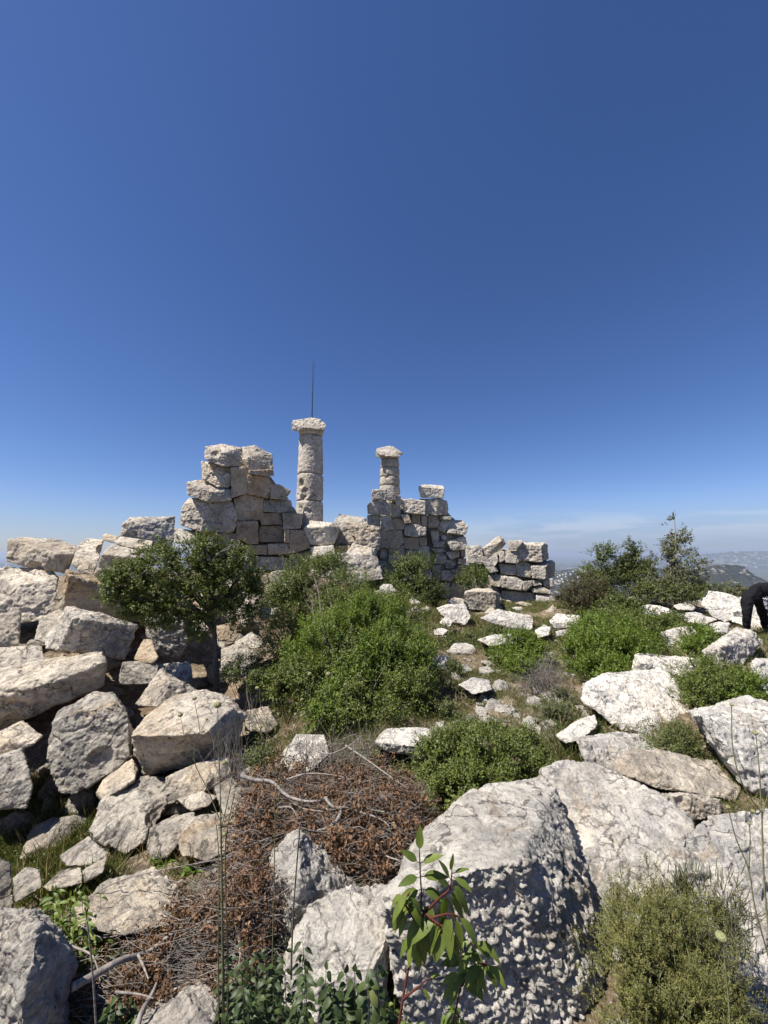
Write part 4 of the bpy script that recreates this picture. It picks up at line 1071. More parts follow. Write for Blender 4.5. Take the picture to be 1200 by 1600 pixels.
shrub('shrub', "low light green leafy plant at the front foot of the largest shrub", 'shrub',
      [(520,1088,3.95,34,22),(540,1110,3.85,38,20),(500,1125,3.8,30,18),(545,1075,4.0,16,14)], .036, .45, 5200, 'bright', (520, 1140, 3.8), k=7, slen=.09, up=.7, gap=.0)
shrub('shrub', "dark rounded bush standing directly against the foot of the narrow pillar", 'shrub',
      [(645,892,10.6,36,30),(648,915,10.4,42,32),(668,930,10.3,26,20),(625,905,10.5,24,24)], .050, .55, 22000, 'oak', (650, 950, 10.2), k=6, slen=.11, gap=-.1, gapf=2.6, nb=10)
shrub('shrub', "small dark bush clinging to the lower left of the low broken wall", 'shrub',
      [(742,902,12.1,24,17),(755,910,12.0,16,11),(728,912,12.1,15,10),(748,890,12.2,12,9)], .05, .5, 8000, 'oak', (745, 918, 12.2), k=6, slen=.11, gap=-.05, gapf=2.6, nb=8)
# ridge trees on the right
def tree(label, lobes, leaf, n, mat, base, trunkpts, r, gap=0.0, gapf=2.2, nb=22, group=None, **kw):
    def ex(root, q, tw, R, b):
        m = MB(); c = curve([at(*p) - b for p in trunkpts], 5)
        m.tube(c, np.linspace(r, r * .25, len(c)), 7); m.build('trunk', M['bark'], root, smooth=True)
    return shrub('small_tree', label, 'tree', lobes, leaf, .55, n, mat, base, group, k=6, slen=.12, gap=gap, gapf=gapf, nb=nb, extra=ex, parts=('branches', 'crown'), bark='bark', r0=.014, **kw)
tree("bushy small tree nearest the low wall, leftmost of the green trees on the right-hand ridge", [(935,872,11,17,15),(930,895,11,24,20),(948,860,11,9,10),(945,905,11,22,16),(925,910,10.8,20,14)], .06, 8000, 'oak', (940, 930, 11), [(940,930,11),(938,900,11),(940,870,11)], .035, gap=-.08)
tree("small tree with two thin tops in the middle of the ridge-tree row", [(966,868,11.2,12,14),(988,862,11.2,11,18),(975,892,11.2,22,20),(995,890,11.2,16,20),(1010,880,11.2,10,18),(985,910,11,26,14),(1012,905,11,16,16)], .06, 10000, 'olive', (985, 930, 11), [(985,930,11),(983,900,11.1),(988,868,11.2)], .035, gap=-.02)
tree("slender loose-leaved conical tree, tallest on the right-hand ridge", [(1055,815,10.6,6,9),(1056,835,10.6,15,13),(1060,858,10.6,24,15),(1062,880,10.6,29,17),(1056,905,10.5,34,18),(1048,925,10.4,36,13),(1040,885,10.6,14,16)], .062, 10500, 'dusty', (1058, 940, 10.5), [(1058,940,10.5),(1058,900,10.5),(1056,850,10.6),(1054,812,10.6)], .035, gap=.05, gapf=2.6)
shrub('shrub', "brownish heath-like bush at the right end of the low broken wall", 'shrub', [(918,928,9.6,38,28),(900,935,9.5,24,22),(945,940,9.4,20,18)], .036, .42, 34000, 'brownbush', (918, 955, 9.3), k=8, slen=.10, up=.9, gap=-.15)
shrub('shrub', "low dark green bush between the brownish bush and the ridge trees", 'shrub', [(962,942,9.2,24,18),(985,948,9.0,22,13),(948,955,8.8,18,10)], .05, .5, 9000, 'oak', (965, 962, 8.8), k=6, slen=.1)
shrub('shrub', "low green growth at the foot of the conical tree", 'shrub', [(1030,925,10.2,22,12),(1075,928,9.9,20,10),(1095,920,10.2,14,12),(1000,920,10.6,16,9)], .055, .5, 6500, 'olive', (1050, 938, 10.2), k=6, slen=.1)
# bright shrubs in the middle distance
shrub('shrub', "bright green spreading shrub left of the ragged white rock, above the large cracked white rock", 'shrub',
      [(940,1000,5.7,46,34),(905,1025,5.4,32,26),(972,1015,5.5,42,32),(945,1045,5.3,36,18),(915,985,6.0,26,20)], .034, .5, 32000, 'bright', (930, 1068, 5.1), k=7, slen=.09, up=.7, gap=-.1)
shrub('shrub', "darker green shrub adjoining the right side of the bright spreading shrub", 'shrub',
      [(990,990,6.4,36,26),(1025,975,7.0,30,16),(975,970,7.2,28,14),(1000,1012,5.9,26,16),(1050,968,7.4,16,9)],   .036, .52, 24000, 'green', (1000, 1035, 6.0), k=7, slen=.09, up=.6, gap=-.1)
shrub('shrub', "light green bush left of the bare grey twigs in the middle distance", 'shrub',
      [(812,1012,6.0,34,24),(795,1025,5.8,26,18),(835,1020,6.0,24,18),(820,1038,5.7,28,12)], .034, .5, 16000, 'bright', (815, 1050, 5.6), k=7, slen=.09, up=.7, gap=-.08)
shrub('shrub', "dense green shrub just behind the huge foreground boulder's left shoulder", 'shrub',
      [(760,1192,3.15,62,42),(705,1190,3.25,46,34),(815,1185,3.2,34,34),(745,1235,2.95,55,26),(690,1240,2.95,30,18),(790,1225,2.95,34,20)], .020, .55, 66000, 'green', (745, 1262, 2.75), k=7, slen=.06, up=.8, gap=.0, gapf=7, nb=24)
shrub('shrub', "small leafy clump growing beside the jagged white boulder near the person's feet", 'shrub',
      [(1090,1002,6.3,20,20),(1080,1015,6.1,16,12),(1098,990,6.5,11,10)], .04, .45, 5200, 'bright', (1088, 1025, 6.1), k=7, slen=.1, up=.7)
shrub('shrub', "ferny green clump between the large cracked white rock and the slanted boulder", 'shrub',
      [(1100,1065,4.3,34,22),(1085,1085,4.1,24,18),(1125,1080,4.2,26,16),(1110,1045,4.6,20,12)], .030, .42, 15000, 'green', (1100, 1105, 4.0), k=8, slen=.09, up=.6, gap=-.02)
shrub('shrub', "green clump squeezed between the slanted boulder and the white block at the right edge", 'shrub',
      [(1158,1078,4.1,24,14),(1172,1064,4.3,16,12),(1140,1090,4.0,16,10)], .030, .45, 7000, 'bright', (1158, 1095, 4.0), k=7, slen=.08, up=.6)
shrub('shrub', "straggly yellow-green weeds under the lower edge of the large cracked white rock", 'weed',
      [(1050,1160,3.2,34,14),(1075,1150,3.2,22,18),(1030,1168,3.1,20,8)], .022, .4, 4500, 'olive', (1050, 1178, 3.1), k=6, slen=.07, up=1.0, gap=.05)
shrub('shrub', "grey-green bush behind the shoulder of the white skyline outcrop, left of the person", 'shrub', [(1142,925,10.6,16,10),(1155,930,10.5,12,8)], .05, .5, 3500, 'dusty', (1145, 940, 10.6), k=6, slen=.1)
shrub('shrub', "low scrub patch under the squared loose block, on the slabs' lower side", 'shrub',
      [(700,1002,8.0,26,10),(742,1000,7.8,30,10),(775,990,8.4,22,8),(690,985,8.8,18,8)], .035, .45, 7000, 'olive', (730, 1015, 7.6), k=6, slen=.08, up=.8)
shrub('shrub', "dull green scrub strip between the largest shrub and the scattered white stones", 'shrub',
      [(705,1045,5.2,18,12),(712,1080,4.6,14,9),(700,1115,4.1,18,9),(735,1135,3.8,22,7)], .026, .45, 5000, 'olive', (708, 1120, 4.0), k=6, slen=.07, up=.8, gap=.0)
shrub('shrub', "green scrub with a few dry twigs around the low cracked pale rock", 'shrub',
      [(840,1160,3.6,26,9),(870,1120,4.0,18,9),(880,1090,4.6,14,8)], .024, .45, 4500, 'olive', (850, 1170, 3.5), k=6, slen=.07, up=.8, gap=.03, twigs=True, bark='deadwood')
shrub('shrub', "weak green plant under the left side of the largest shrub, beside the bright-topped boulder", 'shrub',
      [(410,1160,3.4,22,18),(400,1185,3.1,18,12),(395,1070,4.4,16,12)], .022, .45, 4500, 'olive', (405, 1195, 3.1), k=6, slen=.07, up=.8)
# wiry olive plant in the lower right
def thyme(root, q, tw, R, b): pass
shrub('wiry_plant', "feathery olive-yellow wiry plant filling the gap between the big boulders at the lower right", 'plant',
      [(1015,1440,1.5,48,44,.1),(1075,1455,1.5,40,38,.1),(1048,1510,1.4,72,50,.12),(1005,1520,1.38,36,55,.1),(1090,1550,1.35,46,46,.1),(1035,1585,1.3,62,42,.12),(975,1440,1.52,16,32,.06),(1100,1610,1.3,40,34,.1)],
      .0085, .34, 120000, 'thyme', (1030, 1640, 1.3), k=12, slen=.034, up=.9, gap=-.06, gapf=13, shell=.6, nb=60, r0=.003, spread=.8, twigs=True, bark='drystem')
shrub('wiry_plant', "thin purplish wiry sprays standing out above the right side of the feathery olive plant", 'plant',
      [(1120,1420,1.5,40,34,.08),(1060,1385,1.55,34,24,.06),(1150,1450,1.5,22,20,.05),(1150,1560,1.35,26,60,.05)],
      .006, .35, 5000, 'brownbush', (1100, 1520, 1.4), k=8, slen=.04, up=.9, gap=-.1, gapf=14, shell=.8, nb=30, r0=.0022, spread=.7, twigs=True, bark='drystem')

# ------------------------------------------------------------------ dead brush
def brush(label, areas, nleaf, ntwig, limbs, base, seed, leaf=.026):
    R = np.random.default_rng(seed)
    b = at(*base); b[2] = gz(b[0], b[1])
    root = thing('dead_brush', label, 'dead brush', b)
    LB = lobes3(areas)
    P, O = sample_lobes(LB, nleaf // 5, R, .45, 9, .0, seed)
    P -= b
    q = MB(); sprigs(q, P, O, R, 5, .05, leaf, .52, up=-.1, spread=1.0, droop=.25, fold=.5)
    q.build('dry_leaves', M['dry'], root)
    LB2 = [(c, rx * 1.12, ry * 1.1, rz * 1.18) for c, rx, ry, rz in LB]
    T, TO = sample_lobes(LB2, ntwig, R, .5, 2, -2, seed + 1); T -= b
    tw = MB()
    for i in range(ntwig):
        a = R.uniform(-.35, .35) + (0 if R.random() < .6 else R.uniform(-1.6, 1.6)); L_ = R.uniform(.08, .30)
        d = np.array([math.cos(a), math.sin(a) * .7, R.normal() * .28])
        p0_ = T[i] - d * L_ / 2; p3 = T[i] + d * L_ / 2
        c = curve([p0_, T[i] - d * L_ * .15 + R.normal(size=3) * .02, T[i] + d * L_ * .2 + R.normal(size=3) * .02, p3 + [0, 0, R.uniform(-.03, .05)]], 3)
        r = R.choice([.0006, .0009, .0014, .0024], p=[.4, .35, .19, .06])
        tw.tube(c, np.linspace(r, r * .45, len(c)), 3)
        if R.random() < .5:
            j = 4; e = c[j] + (d * .4 + R.normal(size=3) * .5) * L_ * .5
            tw.tube([c[j], (c[j] + e) / 2 + R.normal(size=3) * .01, e], [r * .7, r * .5, r * .3], 3)
    tw.build('twigs', M['deadwood'], root)
    for pts, r in limbs:
        c = curve([at(p[0], p[1], p[2] * .925) - b for p in pts], 6)
        m = MB(); m.tube(c, np.linspace(r, r * .35, len(c)), 7); m.build('branch', M['deadwood'], root, smooth=True)
    return root
brush("heap of dead brush with rusty brown leaves and bleached grey branches, in the centre foreground",
      [(440,1228,2.75,60,18,.3),(560,1238,2.7,62,30,.3),(600,1290,2.45,66,42,.3),(520,1300,2.4,50,36,.3),(440,1285,2.4,50,30,.25),(636,1262,2.6,30,26,.2),(590,1345,2.2,52,22,.2),(395,1290,2.3,28,30,.2)],
      22000, 1700,
      [([(376,1212,2.6),(400,1219,2.6),(425,1222,2.6),(448,1243,2.55),(478,1252,2.5),(503,1250,2.5),(512,1245,2.5)], .012),
       ([(508,1246,2.5),(518,1259,2.45),(533,1262,2.45),(560,1262,2.45),(607,1270,2.4)], .008),
       ([(533,1264,2.45),(528,1280,2.4),(515,1292,2.38),(500,1297,2.36),(482,1297,2.36)], .012),
       ([(528,1280,2.4),(530,1295,2.38),(529,1312,2.35)], .005), ([(448,1218,2.7),(480,1209,2.7),(520,1211,2.7),(550,1218,2.7)], .006),
       ([(560,1268,2.4),(590,1278,2.35),(608,1292,2.3),(611,1320,2.25)], .005), ([(540,1165,3.0),(570,1185,2.9),(598,1205,2.8),(640,1235,2.6)], .007),
       ([(470,1160,3.1),(510,1178,3.0),(545,1165,2.95),(565,1150,2.95)], .005), ([(440,1240,2.6),(470,1262,2.5),(505,1268,2.45)], .006), ([(435,1262,2.5),(455,1262,2.5),(466,1280,2.45)], .005),
       ([(575,1310,2.3),(600,1335,2.2),(625,1345,2.1)], .006), ([(380,1325,2.1),(420,1310,2.2),(450,1300,2.3)], .005)],
      (520, 1380, 2.1), 77)
brush("heap of dead brush with rusty brown leaves, lower left, over the large cracked slab",
      [(350,1388,2.0,26,16,.12),(385,1370,2.05,30,40,.15),(315,1430,1.85,42,26,.2),(365,1450,1.8,42,42,.15),(250,1490,1.7,50,22,.18),(320,1505,1.6,52,32,.15),(210,1540,1.55,48,20,.15),(390,1430,1.85,28,50,.12),(270,1550,1.5,46,20,.12),(380,1510,1.6,26,34,.1)],
      17000, 1000,
      [([(112,1543,1.5),(150,1522,1.55),(185,1502,1.6),(212,1494,1.65),(235,1485,1.7),(275,1455,1.75),(300,1446,1.8),(335,1440,1.8)], .012),
       ([(212,1610,1.4),(222,1580,1.45),(238,1552,1.5),(245,1535,1.52)], .010), ([(330,1400,1.9),(328,1430,1.85),(333,1450,1.8),(332,1475,1.75)], .004),
       ([(370,1410,1.85),(368,1440,1.8),(374,1470,1.7),(375,1500,1.65),(366,1525,1.6),(368,1545,1.55)], .006), ([(300,1445,1.8),(320,1420,1.85),(345,1395,1.9),(385,1358,2.0)], .007),
       ([(216,1492,1.65),(225,1512,1.6),(232,1530,1.55)], .005), ([(112,1478,1.7),(140,1490,1.68),(150,1505,1.62),(158,1540,1.55)], .004), ([(180,1550,1.5),(215,1553,1.5),(240,1560,1.48)], .004)],
      (290, 1560, 1.6), 78, leaf=.019)
# bare grey twigs in the middle distance
def twigclump(label, lobes, n, base, seed, rr=.003):
    R = np.random.default_rng(seed); b = at(*base); b[2] = gz(b[0], b[1])
    LB = lobes3(lobes); T, _ = sample_lobes(LB, n, R, .6, 2, -2, seed); T -= b
    tw = MB()
    for p in T:
        f = np.array([p[0] * .4, p[1] * .4, -.05]); m_ = (f + p) / 2 + R.normal(size=3) * .08
        c = curve([f, m_, p], 4); tw.tube(c, np.linspace(rr, rr * .35, len(c)), 3)
        e = p + R.normal(size=3) * .09; tw.tube([m_, (m_ + e) / 2 + R.normal(size=3) * .03, e], [rr * .6, rr * .5, rr * .3], 3)
    o = tw.build('dead_twigs', M['deadwood'], None, b, local=True)
    tag(o, label, 'dead twigs')
twigclump("tangle of bare grey twigs between the light green bush and the bright spreading shrub", [(845,1060,5.4,42,26),(860,1040,5.5,24,24),(820,1075,5.2,30,14)], 240, (850, 1090, 4.9), 5)
twigclump("bare grey twigs leaning over the top left edge of the dead brush", [(500,1165,3.1,40,22),(560,1165,3.0,40,20)], 130, (520, 1195, 2.95), 6, .0022)
twigclump("bare thin twigs beside the right flank of the bright-topped boulder", [(362,1170,2.9,22,34)], 60, (372, 1230, 2.8), 8, .0018)

# ------------------------------------------------------------------ big-leaved seedlings in the foreground
def bigleaf(mb, p, d, n, L, Wd, droop, rnd, R, fold=.22):
    """one curved leaf of a dozen facets with a midrib crease"""
    d = np.asarray(d, float); d /= np.linalg.norm(d) + 1e-9; n = np.asarray(n, float); n = n - d * (n @ d); n /= np.linalg.norm(n) + 1e-9
    s = np.cross(d, n); K = 7; V = []; pos = np.array(p, float); dr = d.copy()
    for i in range(K + 1):
        t = i / K
        w = Wd / 2 * (math.sin(math.pi * min(1, t ** .8 * .97 + .015)) ** .85) * (1 - .25 * t)
        V += [pos - s * w + n * w * fold, pos.copy(), pos + s * w + n * w * fold]
        dr = dr + np.array([0, 0, -droop / K]); dr /= np.linalg.norm(dr); pos = pos + dr * L / K
        n = n - dr * (n @ dr); n /= np.linalg.norm(n)
    F = []
    for i in range(K):
        a = i * 3; F += [(a, a + 1, a + 4, a + 3), (a + 1, a + 2, a + 5, a + 4)]
    mb.add(V, F, rnd)
def seedling(name, label, base, stems, leafL, wid, seed, mat='sapling', stem='redstem', sr=.003):
    """stems: list of (points px,py,d ; leaf anchors list (t, dx, dy, scale, droop))"""
    R = np.random.default_rng(seed); b = at(*base); b[2] = min(b[2], gz(b[0], b[1]) + .05) if base[2] > 0 else b[2]
    root = thing(name, label, 'plant', b)
    st = MB(); lf = MB()
    for pts, leaves in stems:
        c = curve([at(*p) - b for p in pts], 8)
        st.tube(c, np.linspace(sr, sr * .4, len(c)), 6)
        for (t, dx, dy, sc, dp) in leaves:
            i = min(int(t * (len(c) - 1)), len(c) - 1)
            p = c[i]; d = np.array([dx, R.uniform(-.5, .15), dy])
            pet = p + d / np.linalg.norm(d) * leafL * .12
            st.tube([p, pet], [.0009, .0007], 4)
            nrm = np.array([R.uniform(-.4, .4), -.45, .9]) + R.normal(size=3) * .25
            bigleaf(lf, pet, d, nrm, leafL * sc, leafL * sc * wid, dp, float(np.clip(R.beta(2, 2.4), 0, .88)) if (R.random() > .025 or t > .9) else .95, R)
    st.build('stems', M[stem], root, smooth=True); lf.build('leaves', M[mat], root, smooth=True)
    return root
def whorl(t0, t1, n, R, sc=1.0, droop=.9, dy=.2):
    out = []
    for i in range(n):
        t = t0 + (t1 - t0) * (i / max(1, n - 1)); s = 1 if i % 2 else -1
        out.append((t, s * R.uniform(.45, 1.0), dy + R.uniform(-.35, .35), sc * R.uniform(.75, 1.1), droop * R.uniform(.6, 1.3)))
    return out
r_ = random.Random(9)
seedling('seedling', "young seedling with glossy pointed drooping leaves on a dark red stem, before the huge boulder", (618, 1640, .98),
  [([(618,1640,.98),(628,1570,.98),(637,1520,.98),(650,1465,.97),(658,1410,.96),(657,1370,.95),(655,1328,.94)],
    [(.99,.05,1,.72,0),(.93,.85,.45,.72,.2),(.92,-.8,.55,.62,.2),(.85,.95,.05,.82,.25),(.84,-.9,.1,.7,.4),(.76,-.95,-.1,.88,.5),(.75,.9,-.2,.8,.6),(.68,-.9,-.1,.9,1.3),(.67,.6,-.6,.9,1.2),(.62,-.6,-.6,.9,1.4),(.60,.5,-.8,.9,1.2),(.56,-.45,-.8,.95,1.2),(.55,.3,-.9,.95,1),(.52,-.8,-.35,.8,1.6),(.5,.15,-1,.8,.8)]),
   ([(652,1440,.97),(670,1420,.95),(690,1400,.94),(703,1388,.93),(706,1362,.93)],
    [(.99,.05,1,.6,0),(.97,.9,.5,.5,.2),(.9,-.5,.8,.6,.2),(.8,-.6,.6,.5,.3),(.75,.9,-.5,.9,1.3),(.7,.75,-.8,.9,1.2),(.6,-.2,-1,.9,1),(.55,.6,-.8,.9,1),(.45,.2,-1,.95,.8),(.35,-.3,-1,.9,.8),(.95,.9,-.1,.6,.6),(.85,.8,-.7,.8,1.4)]),
   ([(655,1455,.97),(675,1435,.94),(700,1428,.92),(718,1432,.92)],
    [(.99,.7,-.8,.95,1.0),(.95,.9,-.5,.9,1.2),(.9,.2,-1,.8,.9),(.7,.0,-1,.95,.7),(.6,.3,-1,1.0,.8),(.45,-.1,-1,1.0,.8),(.35,.1,-1,.95,.8),(.8,-.3,-.9,.7,.8)]),
   ([(630,1560,.98),(650,1545,.96),(668,1530,.95)], [(1,.6,.4,.35,.5),(.7,.6,-.5,.35,.5)]),
   ([(653,1445,.97),(640,1425,.95),(632,1408,.94),(640,1395,.93)], whorl(.3, 1, 11, r_, .8, 1.5, -.3)), ([(657,1420,.96),(680,1440,.93),(700,1452,.92)], whorl(.2, 1, 13, r_, .85, 1.3, -.5))], .068, .42, 31, sr=.0032)
seedling('seedling', "smaller seedling with narrow drooping leaves just right of the taller glossy one", (700, 1650, 1.0),
  [([(700,1650,1.0),(708,1600,1.0),(716,1560,.99),(724,1520,.98),(722,1480,.97)], whorl(.6, 1, 12, r_, .8, 1.3, .1)),
   ([(722,1540,.98),(735,1515,.96),(752,1505,.95),(765,1510,.95)], whorl(.3, 1, 14, r_, .75, 1.4, -.2)),
   ([(724,1500,.98),(738,1478,.96),(742,1472,.96)], whorl(.4, 1, 6, r_, .9, 1.2, -.1))], .062, .38, 32, sr=.0026)
def ground_plants(name, label, base, box_, n, leafL, wid, seed, mat='oak', stem='greenstem'):
    rr = random.Random(seed); st = []
    x0, y0, x1, y1, d0, d1 = box_
    for i in range(n):
        x = rr.uniform(x0, x1); d = rr.uniform(d0, d1); top = rr.uniform(y0, y0 + (y1 - y0) * .7)
        bx = x + rr.uniform(-14, 14)
        st.append(([(bx, max(top + 50, y1), d), (x + rr.uniform(-6, 6), (top + y1) / 2, d), (x, top, d)], whorl(.2, 1, rr.randint(11, 16), rr, 1.0, rr.uniform(.8, 1.7), .05) + [(1, .1, .8, .7, .2)]))
    return seedling(name, label, base, st, leafL, wid, seed, mat, stem, .0016)
M['plantdark'] = leaf_mat('dull_green_broad_leaves', (0.022, 0.038, 0.012), (0.055, 0.082, 0.024), (0.15, 0.17, 0.05), .25, .5, .35)
ground_plants('leafy_plant', "dark green broad-leaved plant at the bottom edge, left of the flat-topped pale rock", (425, 1650, 1.2), (352, 1472, 478, 1640, 1.05, 1.3), 34, .028, .46, 41, 'plantdark')
ground_plants('leafy_plant', "dark plant with rounded leaves at the bottom edge in front of the flat-topped pale rock", (560, 1650, 1.1), (508, 1510, 612, 1640, .98, 1.12), 13, .029, .72, 42, 'plantdark')
ground_plants('leafy_plant', "low leafy sprouts at the bottom edge under the glossy red-stemmed seedling", (660, 1660, 1.05), (610, 1560, 760, 1650, 1.0, 1.1), 12, .022, .45, 43, 'bright')
ground_plants('leafy_plant', "green leafy clump at the lower left between the dark craggy boulder and the cracked slab", (120, 1500, 1.7), (60, 1392, 175, 1520, 1.65, 1.95), 44, .044, .30, 44, 'bright')
ground_plants('leafy_plant', "small round-leaved sprouts under the lower left heap of dead brush", (210, 1600, 1.4), (165, 1555, 240, 1620, 1.35, 1.45), 8, .030, .8, 45, 'plantdark')
def rosette(label, base, n, L, seed, wid=.3):
    R = np.random.default_rng(seed); b = base; q = MB()
    for i in range(n):
        a = R.uniform(0, 2 * math.pi); e = R.uniform(.15, 1.1)
        d = np.array([math.cos(a) * math.cos(e), math.sin(a) * math.cos(e), math.sin(e)])
        bigleaf(q, d * .006, d, np.array([-d[0] * .5, -d[1] * .5, 1]), L * R.uniform(.6, 1.1), L * wid, .6, float(R.uniform(0, .9)), R)
    o = q.build('leaf_rosette', M['rosette'], None, b, smooth=True, local=True); tag(o, label, 'plant'); return o
rosette("bright green rosette on the stones, left one of the pair below the rounded pale rock", ROS[0], 26, .075, 51, .34)
rosette("bright green rosette of finer leaves touching the dead brush, right one of the pair", ROS[1], 30, .07, 52, .26)
rosette("small pale green tuft of leaves between the two rosettes and the tall dry stems", ROS[2], 18, .055, 53, .3)

# ------------------------------------------------------------------ tall dry stems with round seed heads
s = NT('seed_head'); tc_ = s.n('ShaderNodeTexCoord'); vv = s.n('ShaderNodeTexVoronoi'); vv.inputs['Scale'].default_value = 260
s.link(tc_.outputs['Object'], vv.inputs['Vector']); s.bsdf(s.mix(vv.outputs['Distance'], (0.30, 0.30, 0.14), (0.12, 0.12, 0.06)), .9, s.bump(vv.outputs['Distance'], .8, .002)); M['head'] = s.m
def head(name, parent, p, r):
    nt_, nr = 14, 9; V = []; F = []
    for i in range(nr):
        t = i / (nr - 1) * math.pi
        for j in range(nt_):
            a = j / nt_ * 2 * math.pi; rr = r * math.sin(t) * (1 + .06 * math.sin(a * 7))
            V.append((p[0] + rr * math.cos(a), p[1] + rr * math.sin(a), p[2] + r * .78 * math.cos(t)))
    for i in range(nr - 1):
        for j in range(nt_): F.append((i * nt_ + j, (i + 1) * nt_ + j, (i + 1) * nt_ + (j + 1) % nt_, i * nt_ + (j + 1) % nt_))
    q = MB(); q.add(V, F); return q.build(name, M['head'], parent, smooth=True)
def drystalk(label, base, stems, r=.0022, mat='drystem', heads=()):
    b = at(*base); root = thing('dry_stalk', label, 'plant', b)
    st = MB()
    for pts, rr in stems:
        c = curve([at(*p) - b for p in pts], 6); st.tube(c, np.linspace(rr, rr * .55, len(c)), 5)
    st.build('stem', M[mat], root, smooth=True)
    for (px, py, d, hr_) in heads: head('seed_head', root, at(px, py, d) - b, hr_)
    return root
drystalk("tallest dry stalk with several round seed heads, rising from the bottom edge left of centre", (350, 1650, 1.15),
  [([(350,1650,1.15),(348,1500,1.15),(347,1400,1.15),(345,1285,1.15)], .0042), ([(345,1285,1.15),(343,1200,1.15),(340,1106,1.15)], .0016),
   ([(345,1285,1.15),(325,1235,1.16),(304,1190,1.17),(308,1150,1.17),(312,1140,1.17),(304,1096,1.17)], .0014), ([(308,1150,1.17),(318,1135,1.17),(323,1126,1.17)], .0009),
   ([(290,1165,1.17),(286,1140,1.17),(282,1119,1.17)], .001), ([(304,1190,1.17),(296,1175,1.17),(290,1165,1.17)], .001),
   ([(347,1290,1.15),(358,1240,1.15),(370,1170,1.15),(365,1105,1.15)], .0015), ([(354,1650,1.15),(356,1500,1.15),(352,1330,1.15),(366,1240,1.15)], .0026), ([(343,1650,1.15),(341,1500,1.14),(342,1350,1.14),(338,1290,1.14)], .002)],
  heads=[(340,1101,1.15,.0105),(304,1091,1.17,.0062),(282,1117,1.17,.0068),(323,1124,1.17,.0035),(350,1192,1.15,.0065),(351,1303,1.15,.0065)])
drystalk("dark thin stalk standing in front of the pointed pale rock", (455, 1505, 1.3),
  [([(455,1530,1.3),(456,1480,1.3),(460,1400,1.3),(468,1300,1.3),(470,1285,1.3)], .0032), ([(470,1290,1.3),(472,1240,1.3),(482,1180,1.3),(505,1110,1.3),(513,1056,1.3)], .0012),
   ([(470,1285,1.3),(478,1200,1.3),(480,1110,1.3),(484,1056,1.3)], .0011), ([(470,1285,1.3),(474,1220,1.3),(462,1120,1.3)], .001)], mat='darkbark',
  heads=[(513,1053,1.3,.0085),(484,1053,1.3,.007),(462,1116,1.3,.0055),(472,1093,1.3,.0055)])
drystalk("pale thin stalk running up the left border of the pointed pale rock", (426, 1560, 1.25),
  [([(426,1580,1.25),(426,1480,1.25),(428,1380,1.25),(430,1290,1.25),(432,1230,1.25),(466,1120,1.26),(471,1118,1.26)], .0019), ([(430,1290,1.25),(440,1180,1.25),(402,1130,1.26),(402,1078,1.26)], .0009)],
  heads=[(471,1118,1.26,.005),(402,1075,1.26,.0065)])
drystalk("group of hair-thin stalks with tiny seed heads before the largest shrub's dark foot", (560, 1190, 2.3),
  [([(560,1200,2.3),(562,1130,2.3),(566,1070,2.3)], .0014), ([(545,1200,2.3),(542,1140,2.3),(541,1070,2.3)], .0014)],
  heads=[(566,1066,2.3,.006),(541,1068,2.3,.006)])
drystalk("tall branching dry stalk with two seed heads, at the right edge over the slanted boulder", (1192, 1650, 1.0),
  [([(1215,1650,1.0),(1205,1500,1.0),(1194,1380,1.0),(1190,1270,1.0)], .003), ([(1190,1270,1.0),(1160,1225,1.0),(1145,1170,1.0),(1143,1104,1.0)], .0017), ([(1190,1270,1.0),(1186,1200,1.0),(1181,1148,1.0)], .0017),
   ([(1190,1280,1.0),(1200,1240,1.0),(1212,1200,1.0)], .0013), ([(1160,1225,1.0),(1125,1185,1.0),(1108,1140,1.0)], .0009)], r=.003,
  heads=[(1143,1101,1.0,.0045),(1180,1145,1.0,.006)])
drystalk("curving dry stalk with small buds crossing the huge smooth white boulder at right", (1185, 1560, 1.05),
  [([(1230,1600,1.05),(1205,1510,1.05),(1180,1420,1.05),(1170,1360,1.05),(1150,1310,1.05),(1138,1264,1.05)], .0022), ([(1170,1360,1.05),(1172,1310,1.05),(1170,1288,1.05)], .0015), ([(1170,1290,1.05),(1177,1270,1.05)], .001)],
  heads=[(1138,1261,1.05,.0055),(1177,1268,1.05,.005),(1170,1287,1.05,.004)])
drystalk("single stalk with one large round seed head standing in the feathery olive plant", (1142, 1650, 1.05),
  [([(1143,1660,1.05),(1138,1560,1.05),(1132,1500,1.05),(1128,1468,1.05)], .0022)], heads=[(1127,1464,1.05,.0125)])
drystalk("bare straw-coloured stalk leaning at the lower left beside the dark craggy boulder", (150, 1620, 1.3),
  [([(152,1640,1.3),(148,1570,1.3),(143,1500,1.3),(138,1455,1.3),(136,1440,1.3)], .0032), ([(138,1456,1.3),(130,1448,1.3),(124,1452,1.3)], .0015)], mat='deadwood')
drystalk("long straw-coloured stalk lying slantwise over the large cracked slab", (130, 1420, 1.9),
  [([(95,1440,1.85),(150,1395,1.9),(200,1372,1.92),(260,1358,1.92),(330,1345,1.95),(375,1335,1.95)], .003)], mat='deadwood')

